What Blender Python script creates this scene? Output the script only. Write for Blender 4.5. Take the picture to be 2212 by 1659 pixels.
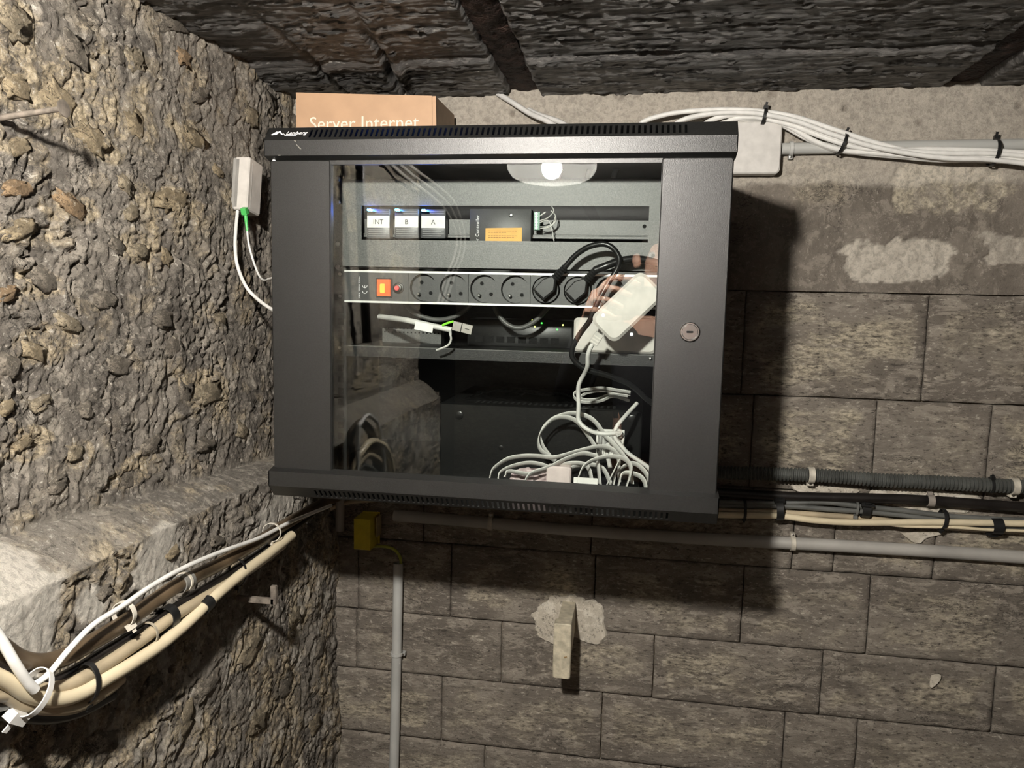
import bpy, math, random
import numpy as np
from mathutils import Vector, Matrix

# ------------------------------------------------------------------ camera, world, exposure
for o in list(bpy.data.objects): bpy.data.objects.remove(o)
S = bpy.context.scene
COL = S.collection
CAM = np.array([0.1915, -1.4296, 1.5])
F, CX, CY = 1661.0, 1106.0, 829.5            # pixels of the 2212x1659 frame
MC = np.array([[0.986613, 0.161641, 0.021600],   # right
               [0.039124, -0.106025, -0.993594], # down
               [-0.158316, 0.981137, -0.110930]])# forward
cd = bpy.data.cameras.new('camera'); cam = bpy.data.objects.new('camera', cd); COL.objects.link(cam)
r, d, f = MC
cam.matrix_world = Matrix(((r[0], -d[0], -f[0], CAM[0]), (r[1], -d[1], -f[1], CAM[1]), (r[2], -d[2], -f[2], CAM[2]), (0, 0, 0, 1)))
cd.sensor_fit = 'HORIZONTAL'; cd.sensor_width = 36.0; cd.lens = F / 2212 * 36; cd.clip_start = 0.004; cd.clip_end = 30
S.camera = cam
W = bpy.data.worlds.new('world'); S.world = W; W.use_nodes = True
W.node_tree.nodes['Background'].inputs[0].default_value = (1.0, 0.93, 0.82, 1)
W.node_tree.nodes['Background'].inputs[1].default_value = 0.006
S.view_settings.view_transform = 'Standard'; S.view_settings.look = 'None'
S.view_settings.exposure = 0.0; S.view_settings.gamma = 1.0; S.view_settings.use_curve_mapping = False
LAMP_STRENGTH = 6800.0

def ray(x, y): return MC.T @ np.array([(x - CX) / F, (y - CY) / F, 1.0])
def _on(x, y, k, v):
    d = ray(x, y); return CAM + d * (v - CAM[k]) / d[k]
def PX(x, y, X): return _on(x, y, 0, X)
def PY(x, y, Y): return _on(x, y, 1, Y)
def PZ(x, y, Z): return _on(x, y, 2, Z)

# ------------------------------------------------------------------ numpy noise
def _h(ix, iy, s):
    n = (ix.astype(np.int64) * 374761393 + iy.astype(np.int64) * 668265263 + s * 1442695041) & 0x7fffffff
    n = ((n ^ (n >> 13)) * 1274126177) & 0x7fffffff
    n = ((n ^ (n >> 16)) * 974634541) & 0x7fffffff
    return ((n ^ (n >> 15)) & 0xffff) / 65535.0
def vnoise(x, y, s=0):
    ix, iy = np.floor(x), np.floor(y); fx, fy = x - ix, y - iy
    fx = fx * fx * fx * (fx * (fx * 6 - 15) + 10); fy = fy * fy * fy * (fy * (fy * 6 - 15) + 10)
    a, b, c, e = _h(ix, iy, s), _h(ix + 1, iy, s), _h(ix, iy + 1, s), _h(ix + 1, iy + 1, s)
    return (a + (b - a) * fx + (c - a) * fy + (a - b - c + e) * fx * fy) * 2 - 1
def fbm(x, y, s=0, o=4, g=0.5):
    t = 0; a = 1; n = 0
    for i in range(o):
        t = t + a * vnoise(x, y, s + i * 17); n += a; a *= g; x = x * 2.03 + 3.1; y = y * 2.03 + 1.7
    return t / n
def worley(x, y, s=0):
    ix, iy = np.floor(x), np.floor(y)
    f1 = np.full(x.shape, 9.0); f2 = np.full(x.shape, 9.0); idn = np.zeros(x.shape)
    for dx in (-1, 0, 1):
        for dy in (-1, 0, 1):
            cx, cy = ix + dx, iy + dy
            px = cx + _h(cx, cy, s); py = cy + _h(cx, cy, s + 91)
            dd = np.hypot(px - x, py - y); i = _h(cx, cy, s + 333)
            n = dd < f1
            f2 = np.where(n, f1, np.minimum(f2, dd)); idn = np.where(n, i, idn); f1 = np.where(n, dd, f1)
    return f1, f2, idn
def sstep(a, b, x):
    t = np.clip((x - a) / (b - a), 0, 1); return t * t * (3 - 2 * t)

# ------------------------------------------------------------------ materials
MATS = {}
def _nt(name):
    m = bpy.data.materials.new(name); m.use_nodes = True
    nt = m.node_tree; b = nt.nodes['Principled BSDF']
    return m, nt, b
def node(nt, t, **kw):
    n = nt.nodes.new(t)
    for k, v in kw.items():
        if k[0] == '_': setattr(n, k[1:], v)
        else: n.inputs[k.replace('__', ' ')].default_value = v
    return n
def M(name, col, rough=0.5, metal=0.0, spec=0.5, var=None, bump=None, emit=None, alpha=None, trans=0.0):
    """plain procedural material: colour with noise variation, noise bump"""
    if name in MATS: return MATS[name]
    m, nt, b = _nt(name); L = nt.links.new
    c = (*col, 1)
    b.inputs['Base Color'].default_value = c; b.inputs['Roughness'].default_value = rough
    b.inputs['Metallic'].default_value = metal; b.inputs['Specular IOR Level'].default_value = spec
    tc = node(nt, 'ShaderNodeTexCoord')
    sc, am = var or (60.0, 0.08)
    n = node(nt, 'ShaderNodeTexNoise', Scale=sc, Detail=5.0); L(tc.outputs['Object'], n.inputs['Vector'])
    hv = node(nt, 'ShaderNodeMix', _data_type='RGBA')
    hv.inputs[6].default_value = (*[v * (1 - am) for v in col], 1); hv.inputs[7].default_value = (*[min(1, v * (1 + am)) for v in col], 1)
    rp = node(nt, 'ShaderNodeMapRange'); rp.inputs[1].default_value = 0.35; rp.inputs[2].default_value = 0.65
    L(n.outputs[0], rp.inputs[0]); L(rp.outputs[0], hv.inputs[0]); L(hv.outputs[2], b.inputs['Base Color'])
    if bump:
        n2 = node(nt, 'ShaderNodeTexNoise', Scale=bump[0], Detail=3.0); L(tc.outputs['Object'], n2.inputs['Vector'])
        bp = node(nt, 'ShaderNodeBump', Strength=bump[1], Distance=bump[2] if len(bump) > 2 else 0.001)
        L(n2.outputs[0], bp.inputs['Height']); L(bp.outputs[0], b.inputs['Normal'])
    if emit:
        b.inputs['Emission Color'].default_value = (*emit[0], 1); b.inputs['Emission Strength'].default_value = emit[1]
    if trans: b.inputs['Transmission Weight'].default_value = trans
    MATS[name] = m; return m

def rock(name, dark, mid, light, tan, white=(0.55, 0.5, 0.42), scale=1.0, bump=1.0, rough=0.85, spec=0.35, stretch=(1, 1, 1), fleck=1.0):
    m, nt, b = _nt(name); L = nt.links.new
    tc = node(nt, 'ShaderNodeTexCoord'); mp = node(nt, 'ShaderNodeMapping'); mp.inputs['Scale'].default_value = stretch
    L(tc.outputs['Object'], mp.inputs[0]); v = mp.outputs[0]
    def noise(sc, det, rg=0.6, dist=0.0):
        n = node(nt, 'ShaderNodeTexNoise', Scale=sc * scale, Detail=det, Roughness=rg, Distortion=dist); L(v, n.inputs['Vector']); return n.outputs[0]
    def mix(fac, a, c, t='MIX'):
        x = node(nt, 'ShaderNodeMix', _data_type='RGBA', _blend_type=t)
        for s, k in ((fac, 0), (a, 6), (c, 7)):
            if isinstance(s, (int, float)): x.inputs[k].default_value = s
            elif isinstance(s, tuple): x.inputs[k].default_value = (*s, 1)
            else: L(s, x.inputs[k])
        return x.outputs[2]
    def rng(s, a, c, lo=0.0, hi=1.0):
        x = node(nt, 'ShaderNodeMapRange'); x.interpolation_type = 'SMOOTHSTEP'
        for i, q in enumerate((a, c, lo, hi)): x.inputs[i + 1].default_value = q
        L(s, x.inputs[0]); return x.outputs[0]
    n1, n2, n3, n4 = noise(7, 6, 0.6, 0.6), noise(34, 9, 0.75, 0.5), noise(130, 8, 0.75, 0.3), noise(480, 3)
    def ridge(s_, lo, hi):
        x = node(nt, 'ShaderNodeMath', _operation='SUBTRACT'); L(s_, x.inputs[0]); x.inputs[1].default_value = 0.5
        y = node(nt, 'ShaderNodeMath', _operation='ABSOLUTE'); L(x.outputs[0], y.inputs[0]); return rng(y.outputs[0], lo, hi)
    col = mix(rng(n1, 0.42, 0.58), dark, mid)
    col = mix(rng(n2, 0.50, 0.57), col, light)
    at = node(nt, 'ShaderNodeAttribute'); at.attribute_name = 'tan'
    ta = node(nt, 'ShaderNodeMath', _operation='MULTIPLY'); L(at.outputs['Fac'], ta.inputs[0]); L(rng(n2, 0.41, 0.55, 0.15, 0.95), ta.inputs[1])
    col = mix(ta.outputs[0], col, mix(rng(n3, 0.43, 0.57), tuple(q * 0.46 for q in tan), tan))
    col = mix(rng(n3, 0.575, 0.625, 0, 0.7 * fleck), col, white)                                   # light chips
    col = mix(rng(n3, 0.435, 0.39, 0, 0.8 * fleck), col, tuple(q * 0.35 for q in dark))           # dark pits
    cr2 = noise(20, 7, 0.7, 1.2)
    col = mix(ridge(cr2, 0.012, 0.003), col, mix(rng(noise(5, 2), .53, .60), col, tuple(q * 0.3 for q in dark)))   # hair cracks
    aw = node(nt, 'ShaderNodeAttribute'); aw.attribute_name = 'white'
    col = mix(aw.outputs['Fac'], col, mix(rng(n3, 0.43, 0.53), tuple(q * 0.74 for q in white), white))
    L(col, b.inputs['Base Color'])
    b.inputs['Roughness'].default_value = rough; b.inputs['Specular IOR Level'].default_value = spec
    last = None
    for h, st, ds in ((n2, 0.7 * bump, 0.010), (n3, 0.8 * bump, 0.004), (n4, 0.6 * bump, 0.0014)):
        bp = node(nt, 'ShaderNodeBump', Strength=min(1.0, st), Distance=ds * max(1.0, bump)); L(h, bp.inputs['Height'])
        if last: L(last, bp.inputs['Normal'])
        last = bp.outputs[0]
    L(last, b.inputs['Normal'])
    MATS[name] = m; return m

def glass(name, refl=0.055, tint=(0.93, 0.95, 0.94), diff=0.0, dcol=(0.9, 0.9, 0.88)):
    """clear sheet: transparent with a glossy surface reflection growing to grazing angles"""
    m, nt, b = _nt(name); L = nt.links.new; nt.nodes.remove(b); out = nt.nodes['Material Output']
    tr = node(nt, 'ShaderNodeBsdfTransparent'); tr.inputs[0].default_value = (*tint, 1)
    gl = node(nt, 'ShaderNodeBsdfGlossy'); gl.inputs['Roughness'].default_value = 0.004 if not diff else 0.08
    lw = node(nt, 'ShaderNodeLayerWeight', Blend=0.5)
    pw = node(nt, 'ShaderNodeMath', _operation='POWER'); pw.inputs[1].default_value = 4.0; L(lw.outputs['Facing'], pw.inputs[0])
    ma = node(nt, 'ShaderNodeMath', _operation='MULTIPLY_ADD'); ma.inputs[1].default_value = 0.9; ma.inputs[2].default_value = refl; L(pw.outputs[0], ma.inputs[0])
    mx = node(nt, 'ShaderNodeMixShader'); L(ma.outputs[0], mx.inputs[0]); L(tr.outputs[0], mx.inputs[1]); L(gl.outputs[0], mx.inputs[2])
    sh = mx.outputs[0]
    if diff:
        df = node(nt, 'ShaderNodeBsdfTranslucent'); df.inputs[0].default_value = (*dcol, 1)
        m2 = node(nt, 'ShaderNodeMixShader'); m2.inputs[0].default_value = diff; L(sh, m2.inputs[1]); L(df.outputs[0], m2.inputs[2]); sh = m2.outputs[0]
    L(sh, out.inputs[0]); MATS[name] = m; return m

# ------------------------------------------------------------------ mesh helpers
WL = {}
def wl(o):
    return WL.get(o.name, np.zeros(3)) if o else np.zeros(3)
def link(name, me, mat, parent):
    o = bpy.data.objects.new(name, me); COL.objects.link(o)
    if mat and hasattr(me, 'materials') and not me.materials: me.materials.append(mat)
    if parent: o.parent = parent; WL[o.name] = wl(parent)
    return o
def tag(o, label, cat, group=None):
    o['label'] = label; o['category'] = cat
    if group: o['group'] = group
    return o
def thing(name, loc, label, cat, group=None):
    o = bpy.data.objects.new(name, None); COL.objects.link(o); o.empty_display_size = 0.02
    o.location = loc; WL[o.name] = np.array(loc, float)
    return tag(o, label, cat, group)
def struct(o): o['kind'] = 'structure'; return o

def cr(pts, n=8):
    """Catmull-Rom through the points"""
    p = [np.array(q, float) for q in pts]
    if len(p) < 3:
        return [p[0] + (p[1] - p[0]) * t for t in np.linspace(0, 1, n + 1)]
    p = [2 * p[0] - p[1]] + p + [2 * p[-1] - p[-2]]; out = []
    for i in range(1, len(p) - 2):
        a, b, c, e = p[i - 1], p[i], p[i + 1], p[i + 2]
        for t in np.linspace(0, 1, n, endpoint=False):
            out.append(0.5 * (2 * b + (c - a) * t + (2 * a - 5 * b + 4 * c - e) * t * t + (3 * b - a - 3 * c + e) * t ** 3))
    out.append(p[-2]); return out

class MB:
    def __init__(s): s.v = []; s.f = []; s.attr = {}
    def add(s, v, f):
        k = len(s.v); s.v += [tuple(map(float, q)) for q in v]; s.f += [tuple(i + k for i in q) for q in f]; return s
    def hexa(s, c):   # 8 corners: bottom 4 ccw, top 4
        return s.add(c, [(0, 3, 2, 1), (4, 5, 6, 7), (0, 1, 5, 4), (1, 2, 6, 5), (2, 3, 7, 6), (3, 0, 4, 7)])
    def box(s, x0, x1, y0, y1, z0, z1):
        return s.hexa([(x0, y0, z0), (x1, y0, z0), (x1, y1, z0), (x0, y1, z0), (x0, y0, z1), (x1, y0, z1), (x1, y1, z1), (x0, y1, z1)])
    def obox(s, c, ax, ay, az, hx, hy, hz):
        c, ax, ay, az = [np.array(q, float) for q in (c, ax, ay, az)]
        return s.hexa([c + i * hx * ax + j * hy * ay + k * hz * az for k in (-1, 1) for i, j in ((-1, -1), (1, -1), (1, 1), (-1, 1))])
    def prism(s, poly, n, t0, t1, bev=0.0):
        """polygon of 3-d points extruded along n from t0 to t1 (optional bevel on the t1 side)"""
        p = np.array(poly, float); n = np.array(n, float); k = len(p); c = p.mean(0)
        rings = [p + n * t0]
        if bev:
            rings += [p + n * (t1 - np.sign(t1 - t0) * bev), c + (p - c) * (1 - bev / np.abs(p - c).max()) + n * t1]
        else: rings.append(p + n * t1)
        f = [tuple(range(k))[::-1]]
        for q in range(len(rings) - 1):
            f += [(q * k + i, q * k + (i + 1) % k, (q + 1) * k + (i + 1) % k, (q + 1) * k + i) for i in range(k)]
        f.append(tuple(range((len(rings) - 1) * k, len(rings) * k)))
        return s.add(np.vstack(rings), f)
    def rbox(s, c, ax, ay, az, hx, hy, hz, r=0.004, seg=5, bev=0.0015):
        """plate with rounded corners in ax/ay, thickness along az"""
        c, ax, ay, az = [np.array(q, float) for q in (c, ax, ay, az)]
        poly = []
        for sx, sy, a0 in ((1, 1, 0), (-1, 1, 90), (-1, -1, 180), (1, -1, 270)):
            for i in range(seg + 1):
                a = math.radians(a0 + 90 * i / seg)
                poly.append((sx * (hx - r) + r * math.cos(a), sy * (hy - r) + r * math.sin(a)))
        rings = []
        for t, ins in ((-hz, bev), (-hz + bev, 0), (hz - bev, 0), (hz, bev)):
            rings.append([c + ax * u * (1 - ins / hx) + ay * w * (1 - ins / hy) + az * t for u, w in poly])
        k = len(poly); f = [tuple(range(k))[::-1]]
        for q in range(3): f += [(q * k + i, q * k + (i + 1) % k, (q + 1) * k + (i + 1) % k, (q + 1) * k + i) for i in range(k)]
        f.append(tuple(range(3 * k, 4 * k)))
        return s.add(np.array(rings).reshape(-1, 3), f)
    def lathe(s, c, axis, prof, seg=24, up=(0, 0, 1), cap=True):
        """prof: list of (radius, distance along axis)"""
        c = np.array(c, float); a = np.array(axis, float); a /= np.linalg.norm(a)
        u = np.cross(a, up); 
        if np.linalg.norm(u) < 1e-3: u = np.cross(a, (1, 0, 0))
        u /= np.linalg.norm(u); w = np.cross(a, u); v = []
        for r, t in prof:
            for i in range(seg):
                q = 2 * math.pi * i / seg; v.append(c + a * t + (u * math.cos(q) + w * math.sin(q)) * r)
        f = []
        for k in range(len(prof) - 1):
            f += [(k * seg + i, k * seg + (i + 1) % seg, (k + 1) * seg + (i + 1) % seg, (k + 1) * seg + i) for i in range(seg)]
        if cap:
            f.append(tuple(range(seg))[::-1]); f.append(tuple(range((len(prof) - 1) * seg, len(prof) * seg)))
        return s.add(v, f)
    def tube(s, path, r, seg=10, cap=True):
        p = np.array(path, float); n = len(p); t = np.gradient(p, axis=0); t /= np.linalg.norm(t, axis=1)[:, None] + 1e-12
        u = np.cross(t[0], (0, 0, 1.0)); 
        if np.linalg.norm(u) < 0.1: u = np.cross(t[0], (0, 1.0, 0))
        u /= np.linalg.norm(u); rr = np.broadcast_to(np.array(r, float), (n,)); v = []
        for i in range(n):
            u = u - t[i] * np.dot(u, t[i]); u /= np.linalg.norm(u); w = np.cross(t[i], u)
            for k in range(seg):
                q = 2 * math.pi * k / seg; v.append(p[i] + (u * math.cos(q) + w * math.sin(q)) * rr[i])
        f = []
        for i in range(n - 1):
            f += [(i * seg + k, i * seg + (k + 1) % seg, (i + 1) * seg + (k + 1) % seg, (i + 1) * seg + k) for k in range(seg)]
        if cap: f.append(tuple(range(seg))[::-1]); f.append(tuple(range((n - 1) * seg, n * seg)))
        return s.add(v, f)
    def ribbon(s, path, wdir, w, th):
        """flat cable: width along wdir (one vector or one per point), thickness th"""
        p = np.array(path, float); n = len(p); t = np.gradient(p, axis=0); t /= np.linalg.norm(t, axis=1)[:, None] + 1e-12
        wd = np.broadcast_to(np.array(wdir, float), (n, 3)); v = []
        for i in range(n):
            b = wd[i] - t[i] * np.dot(wd[i], t[i]); b = b / (np.linalg.norm(b) + 1e-9); c = np.cross(t[i], b)
            for i1, i2 in ((-1, -.6), (-.9, -1), (.9, -1), (1, -.6), (1, .6), (.9, 1), (-.9, 1), (-1, .6)): v.append(p[i] + b * i1 * w / 2 + c * i2 * th / 2)
        f = []
        for i in range(n - 1): f += [(i * 8 + k, i * 8 + (k + 1) % 8, (i + 1) * 8 + (k + 1) % 8, (i + 1) * 8 + k) for k in range(8)]
        f.append(tuple(range(8))[::-1]); f.append(tuple(range((n - 1) * 8, n * 8)))
        return s.add(v, f)
    def build(s, name, mat, parent=None, smooth=None):
        me = bpy.data.meshes.new(name); off = wl(parent)
        me.from_pydata([tuple(np.array(q) - off) for q in s.v], [], s.f); me.validate()
        import bmesh
        bm = bmesh.new(); bm.from_mesh(me); bmesh.ops.recalc_face_normals(bm, faces=bm.faces); bm.to_mesh(me); bm.free()
        if smooth is not None:
            me.polygons.foreach_set('use_smooth', [True] * len(me.polygons)); me.set_sharp_from_angle(angle=math.radians(smooth))
        return link(name, me, mat, parent)

def grid(name, P, mat, parent=None, attrs=None, flip=False, smooth=True):
    n, m = P.shape[:2]; me = bpy.data.meshes.new(name); off = wl(parent)
    me.vertices.add(n * m); me.vertices.foreach_set('co', (P - off).astype(np.float32).ravel())
    i = np.arange(n * m).reshape(n, m); a, b, c, e = i[:-1, :-1], i[1:, :-1], i[1:, 1:], i[:-1, 1:]
    q = np.stack([a, e, c, b] if flip else [a, b, c, e], -1).reshape(-1, 4); k = len(q)
    me.loops.add(4 * k); me.loops.foreach_set('vertex_index', q.ravel().astype(np.int32))
    me.polygons.add(k); me.polygons.foreach_set('loop_start', np.arange(0, 4 * k, 4, dtype=np.int32))
    me.polygons.foreach_set('use_smooth', np.full(k, smooth)); me.update(calc_edges=True)
    for kk, v in (attrs or {}).items():
        at = me.attributes.new(kk, 'FLOAT', 'POINT'); at.data.foreach_set('value', v.astype(np.float32).ravel())
    return link(name, me, mat, parent)

def text(name, s, size, loc, right, up, mat, parent, depth=0.0003, align='LEFT', spacing=1.0, width=None, shear=0.0):
    cu = bpy.data.curves.new(name, 'FONT'); cu.body = s; cu.size = size; cu.extrude = depth; cu.align_x = align; cu.space_character = spacing
    cu.resolution_u = 3; cu.shear = shear
    t = bpy.data.objects.new('tmp', cu); COL.objects.link(t)
    me = bpy.data.meshes.new_from_object(t.evaluated_get(bpy.context.evaluated_depsgraph_get()))
    bpy.data.objects.remove(t)
    if width:
        xs_ = [v.co.x for v in me.vertices]; k = width / (max(xs_) - min(xs_)); me.transform(Matrix.Diagonal((k, k, 1, 1)))
    r = np.array(right, float); u = np.array(up, float); n = np.cross(r, u); off = np.array(loc, float) - wl(parent)
    me.transform(Matrix(((r[0], u[0], n[0], off[0]), (r[1], u[1], n[1], off[1]), (r[2], u[2], n[2], off[2]), (0, 0, 0, 1))))
    me.name = name
    return link(name, me, mat, parent)
R3 = (1, 0, 0); U3 = (0, 0, 1); FWD = np.array((0, -1.0, 0))
random.seed(5); RNG = np.random.RandomState(11)

# ================================================================== the setting
m_rub = rock('rubble_stone', (0.140, 0.124, 0.106), (0.222, 0.198, 0.168), (0.335, 0.30, 0.252), (0.56, 0.46, 0.31), (0.62, 0.58, 0.51), bump=1.0)
m_blk = rock('ashlar_stone', (0.20, 0.173, 0.144), (0.28, 0.245, 0.205), (0.38, 0.335, 0.28), (0.66, 0.58, 0.44), (0.70, 0.64, 0.54), bump=1.0, stretch=(0.55, 1, 1.4))
m_mor = rock('joint_mortar', (0.15, 0.122, 0.092), (0.20, 0.165, 0.125), (0.25, 0.21, 0.16), (0.3, 0.25, 0.18), bump=0.5)
m_pla = rock('old_plaster', (0.255, 0.215, 0.175), (0.33, 0.285, 0.235), (0.40, 0.35, 0.285), (0.46, 0.40, 0.27), (0.55, 0.5, 0.42), bump=0.55)
m_whp = rock('white_plaster', (0.50, 0.45, 0.37), (0.58, 0.53, 0.44), (0.66, 0.61, 0.52), (0.6, 0.5, 0.36), (0.75, 0.7, 0.62), bump=0.5)
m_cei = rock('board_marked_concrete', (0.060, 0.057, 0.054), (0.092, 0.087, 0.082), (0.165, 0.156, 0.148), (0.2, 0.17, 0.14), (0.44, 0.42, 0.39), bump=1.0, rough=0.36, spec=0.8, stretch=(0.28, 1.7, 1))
m_rust = M('rusted_steel', (0.030, 0.017, 0.013), 0.75, 0.3, 0.4, var=(40, 0.6), bump=(160, 1.0, 0.006))
m_coatw = rock('flaking_render', (0.165, 0.142, 0.118), (0.215, 0.187, 0.156), (0.26, 0.228, 0.19), (0.54, 0.47, 0.34), (0.70, 0.64, 0.55), bump=0.7, fleck=0.4)
m_flr = rock('earth_floor', (0.10, 0.085, 0.068), (0.14, 0.12, 0.095), (0.18, 0.155, 0.125), (0.25, 0.2, 0.14))

def axis(*seg):
    """concatenated linspaces given as (start, end, step)"""
    out = []
    for a, b, st in seg:
        k = max(2, int(abs(b - a) / st) + 1); out += list(np.linspace(a, b, k)[(1 if out else 0):])
    return np.array(out)

# --- left wall: rough rubble above a dusty ledge, thicker wall below
Y_END = -1.71
yy = axis((0.03, -0.95, 0.0025), (-0.95, Y_END, 0.0055))
zu = axis((1.93, 1.215, 0.0025)); nl = 24; zl = axis((1.2, 0.5, 0.0025), (0.5, 0.0, 0.03))
s_len = np.concatenate([-(zu - zu[0]), np.linspace(0, .066, nl) + (1.93 - 1.215), (1.2 - zl) + (1.93 - 1.215) + .07])
ns = len(s_len); Yg, Sg = np.meshgrid(yy, s_len, indexing='ij')
zb = 1.204 + np.clip(-yy - 0.12, 0, 0.8) * 0.055            # ledge back edge height along the wall
bx = np.zeros((len(yy), ns)); bz = np.zeros_like(bx); nx = np.ones_like(bx); nz = np.zeros_like(bx)
k1, k2 = len(zu), len(zu) + nl
xw = -0.457 + 0.006 * fbm(yy * 3, yy * 0 + 2.2, 5, 2)
bx[:, :k1] = xw[:, None] - 0.010 * sstep(1.45, 1.9, zu)[None]; bz[:, :k1] = zb[:, None] + (zu - zu[-1]) / (zu[0] - zu[-1]) * (1.93 - zb[:, None])
tl = np.linspace(0, 1, nl + 2)[1:-1]
edge_w = fbm(yy * 14, yy * 0 + 7.7, 9, 4) * 0.013            # broken front edge of the ledge
xl = -0.391 + 0.004 * fbm(yy * 5, yy * 0 + 4, 3, 2)
bx[:, k1:k2] = xw[:, None] + (xl[:, None] + edge_w[:, None] * 0.5 - xw[:, None]) * tl; bz[:, k1:k2] = zb[:, None] + (1.196 - zb[:, None]) * tl ** 1.5
bx[:, k2:] = xl[:, None]; bz[:, k2:] = zl[None]
for dz, w in ((0, 1),):
    fall = np.exp(-(1.2 - zl) / 0.018)
    bx[:, k2:] += edge_w[:, None] * fall * 0.6
nx[:, k1:k2] = 0; nz[:, k1:k2] = 1
for i in range(6):      # round the fold lines
    w = (6 - i) / 12
    nx[:, k2 - 1 - i] = w * 1.4; nx[:, k2 + i] = 1 - w * 0.6; nz[:, k2 + i] = w * 0.6
    nx[:, k1 + i] = w * 1.2; nx[:, k1 - 1 - i] = 1 - w * .5
wy = Yg + 0.02 * fbm(Yg * 16, Sg * 16, 21, 3); ws = Sg + 0.02 * fbm(Yg * 16, Sg * 16, 31, 3)
f1, f2, cid = worley(wy * 13, ws * 13, 4); g1, g2, gid = worley(wy * 34, ws * 34, 14)
st1 = sstep(0.03, 0.30, f2 - f1); st2 = sstep(0.02, 0.35, g2 - g1)
big = fbm(Yg * 6, Sg * 6, 50, 3); mask = sstep(-0.15, 0.25, fbm(Yg * 5 + 9, Sg * 5, 60, 3))
m2 = sstep(0.0, 0.4, fbm(Yg * 10 + 3, Sg * 10, 66, 3))
D = 0.007 * big + mask * 0.007 * st1 * (cid - 0.25) + 0.003 * (st2 - 0.6) * (0.35 + gid) * m2
bil = np.abs(fbm(wy * 26, ws * 20, 71, 4, 0.55)); D += 0.007 * (bil - 0.15)
rid = 1 - np.abs(fbm(wy * 22, ws * 17, 70, 4)) * 2
D += -0.010 * sstep(0.86, 0.99, rid) * sstep(0.0, 0.4, fbm(Yg * 9, Sg * 9, 77, 2))   # cavities
D += 0.0040 * fbm(wy * 48, ws * 36, 80, 4, 0.7) + 0.0024 * np.abs(fbm(wy * 105, ws * 80, 90, 3, 0.6))
c1, c2, ci = worley(wy * 60, ws * 46, 24); e1_, e2_, ei = worley(wy * 130, ws * 105, 34)
D += (0.0042 * (c2 - c1 - 0.3) + 0.0022 * (ci - .5)) * sstep(-0.3, 0.3, fbm(Yg * 8, Sg * 8, 95, 2)) + 0.0020 * (e2_ - e1_ - .3) + 0.0012 * (ei - .5)
lw = np.ones(ns); lw[k1:k2] = 0.22; lw[k1 - 8:k1] = np.linspace(1, .3, 8); lw[k2:k2 + 5] = np.linspace(.5, 1, 5)
D *= lw[None]
P = np.stack([bx + D * nx, np.broadcast_to(yy[:, None], bx.shape), bz + D * nz], -1)
tanv = sstep(0.62, 0.74, cid) * st1 * sstep(-0.3, 0.2, fbm(Yg * 7, Sg * 7, 111, 3)) * 0.9 + 0.5 * sstep(0.78, 0.86, gid) * st2
for cx_, cy_, rx_, ry_ in ((150, 200, 95, 50), (60, 205, 60, 45), (40, 40, 45, 60), (215, 300, 60, 40), (365, 435, 60, 36), (60, 320, 40, 26), (55, 505, 50, 22), (100, 620, 40, 30), (450, 840, 40, 36), (100, 740, 60, 40), (425, 290, 50, 30),
                           (170, 450, 45, 30), (300, 540, 36, 30), (60, 960, 50, 30), (180, 985, 25, 25), (300, 1010, 50, 30), (530, 1400, 50, 50), (400, 1570, 40, 40), (640, 1350, 40, 40), (560, 1570, 40, 40), (450, 1590, 40, 40)):   # patches of bare tan stone
    low = cy_ > 1150; c = PX(cx_, cy_, -0.39 if low else -0.455); kk = np.linalg.norm(c - CAM) / F
    q = np.hypot((P[..., 1] - c[1]) / (rx_ * kk * 1.5), (P[..., 2] - c[2]) / (ry_ * kk)) + 0.6 * fbm(Yg * 26, Sg * 26, 140, 4)
    wq = sstep(1.05, 0.85, q) * 0.9
    if low: wq[:, :k2] = 0
    else: wq[:, k1:] = 0
    tanv = np.maximum(tanv, wq)
lowp = np.zeros_like(bx); lowp[:, k2:] = 0.85 * sstep(0.05, 0.3, fbm(Yg * 15, Sg * 9, 150, 4))[:, k2:]; tanv = np.maximum(tanv, lowp)
wht = np.zeros_like(bx)
for cx_, cy_, rx_, ry_ in ((347, 1212, .052, .045), (598, 1098, .075, .055), (40, 1335, .06, .085), (200, 1300, .03, .03)):   # splashes of white plaster on the lower wall
    c = PX(cx_, cy_, -0.39)
    q = np.hypot((P[..., 1] - c[1]) / rx_, (P[..., 2] - c[2]) / ry_) + 0.55 * fbm(Yg * 22, Sg * 22, 130, 4)
    wq = sstep(1.0, 0.8, q); wq[:, :k1] = 0; wht = np.maximum(wht, wq)
P[..., 0] -= wht * D * 0.65
lg = np.zeros_like(bx); lg[:, k1 - 4:k2 + 1] = 0.13; lg[:, k2 + 1:] = 0.45 * sstep(0.22, 0.36, fbm(Yg * 40, Sg * 26, 155, 4))[:, k2 + 1:]; wht = np.maximum(wht, lg)
wall_left = struct(grid('wall_left', P, m_rub, None, {'tan': np.clip(tanv, 0, 1), 'white': wht}))
wall_left['label'] = 'rough rubble stone wall with dusty ledge'
# its far side: the reveal where the wall ends
mb = MB(); mb.box(-1.2, -0.40, Y_END - 0.02, Y_END + 0.004, 0, 1.21); mb.box(-1.2, -0.468, Y_END - 0.02, Y_END + 0.004, 1.205, 1.93); mb.box(-1.2, -0.9, Y_END, 0.1, 0, 1.93)
mb.build('wall_reveal', m_rub, wall_left)

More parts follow.
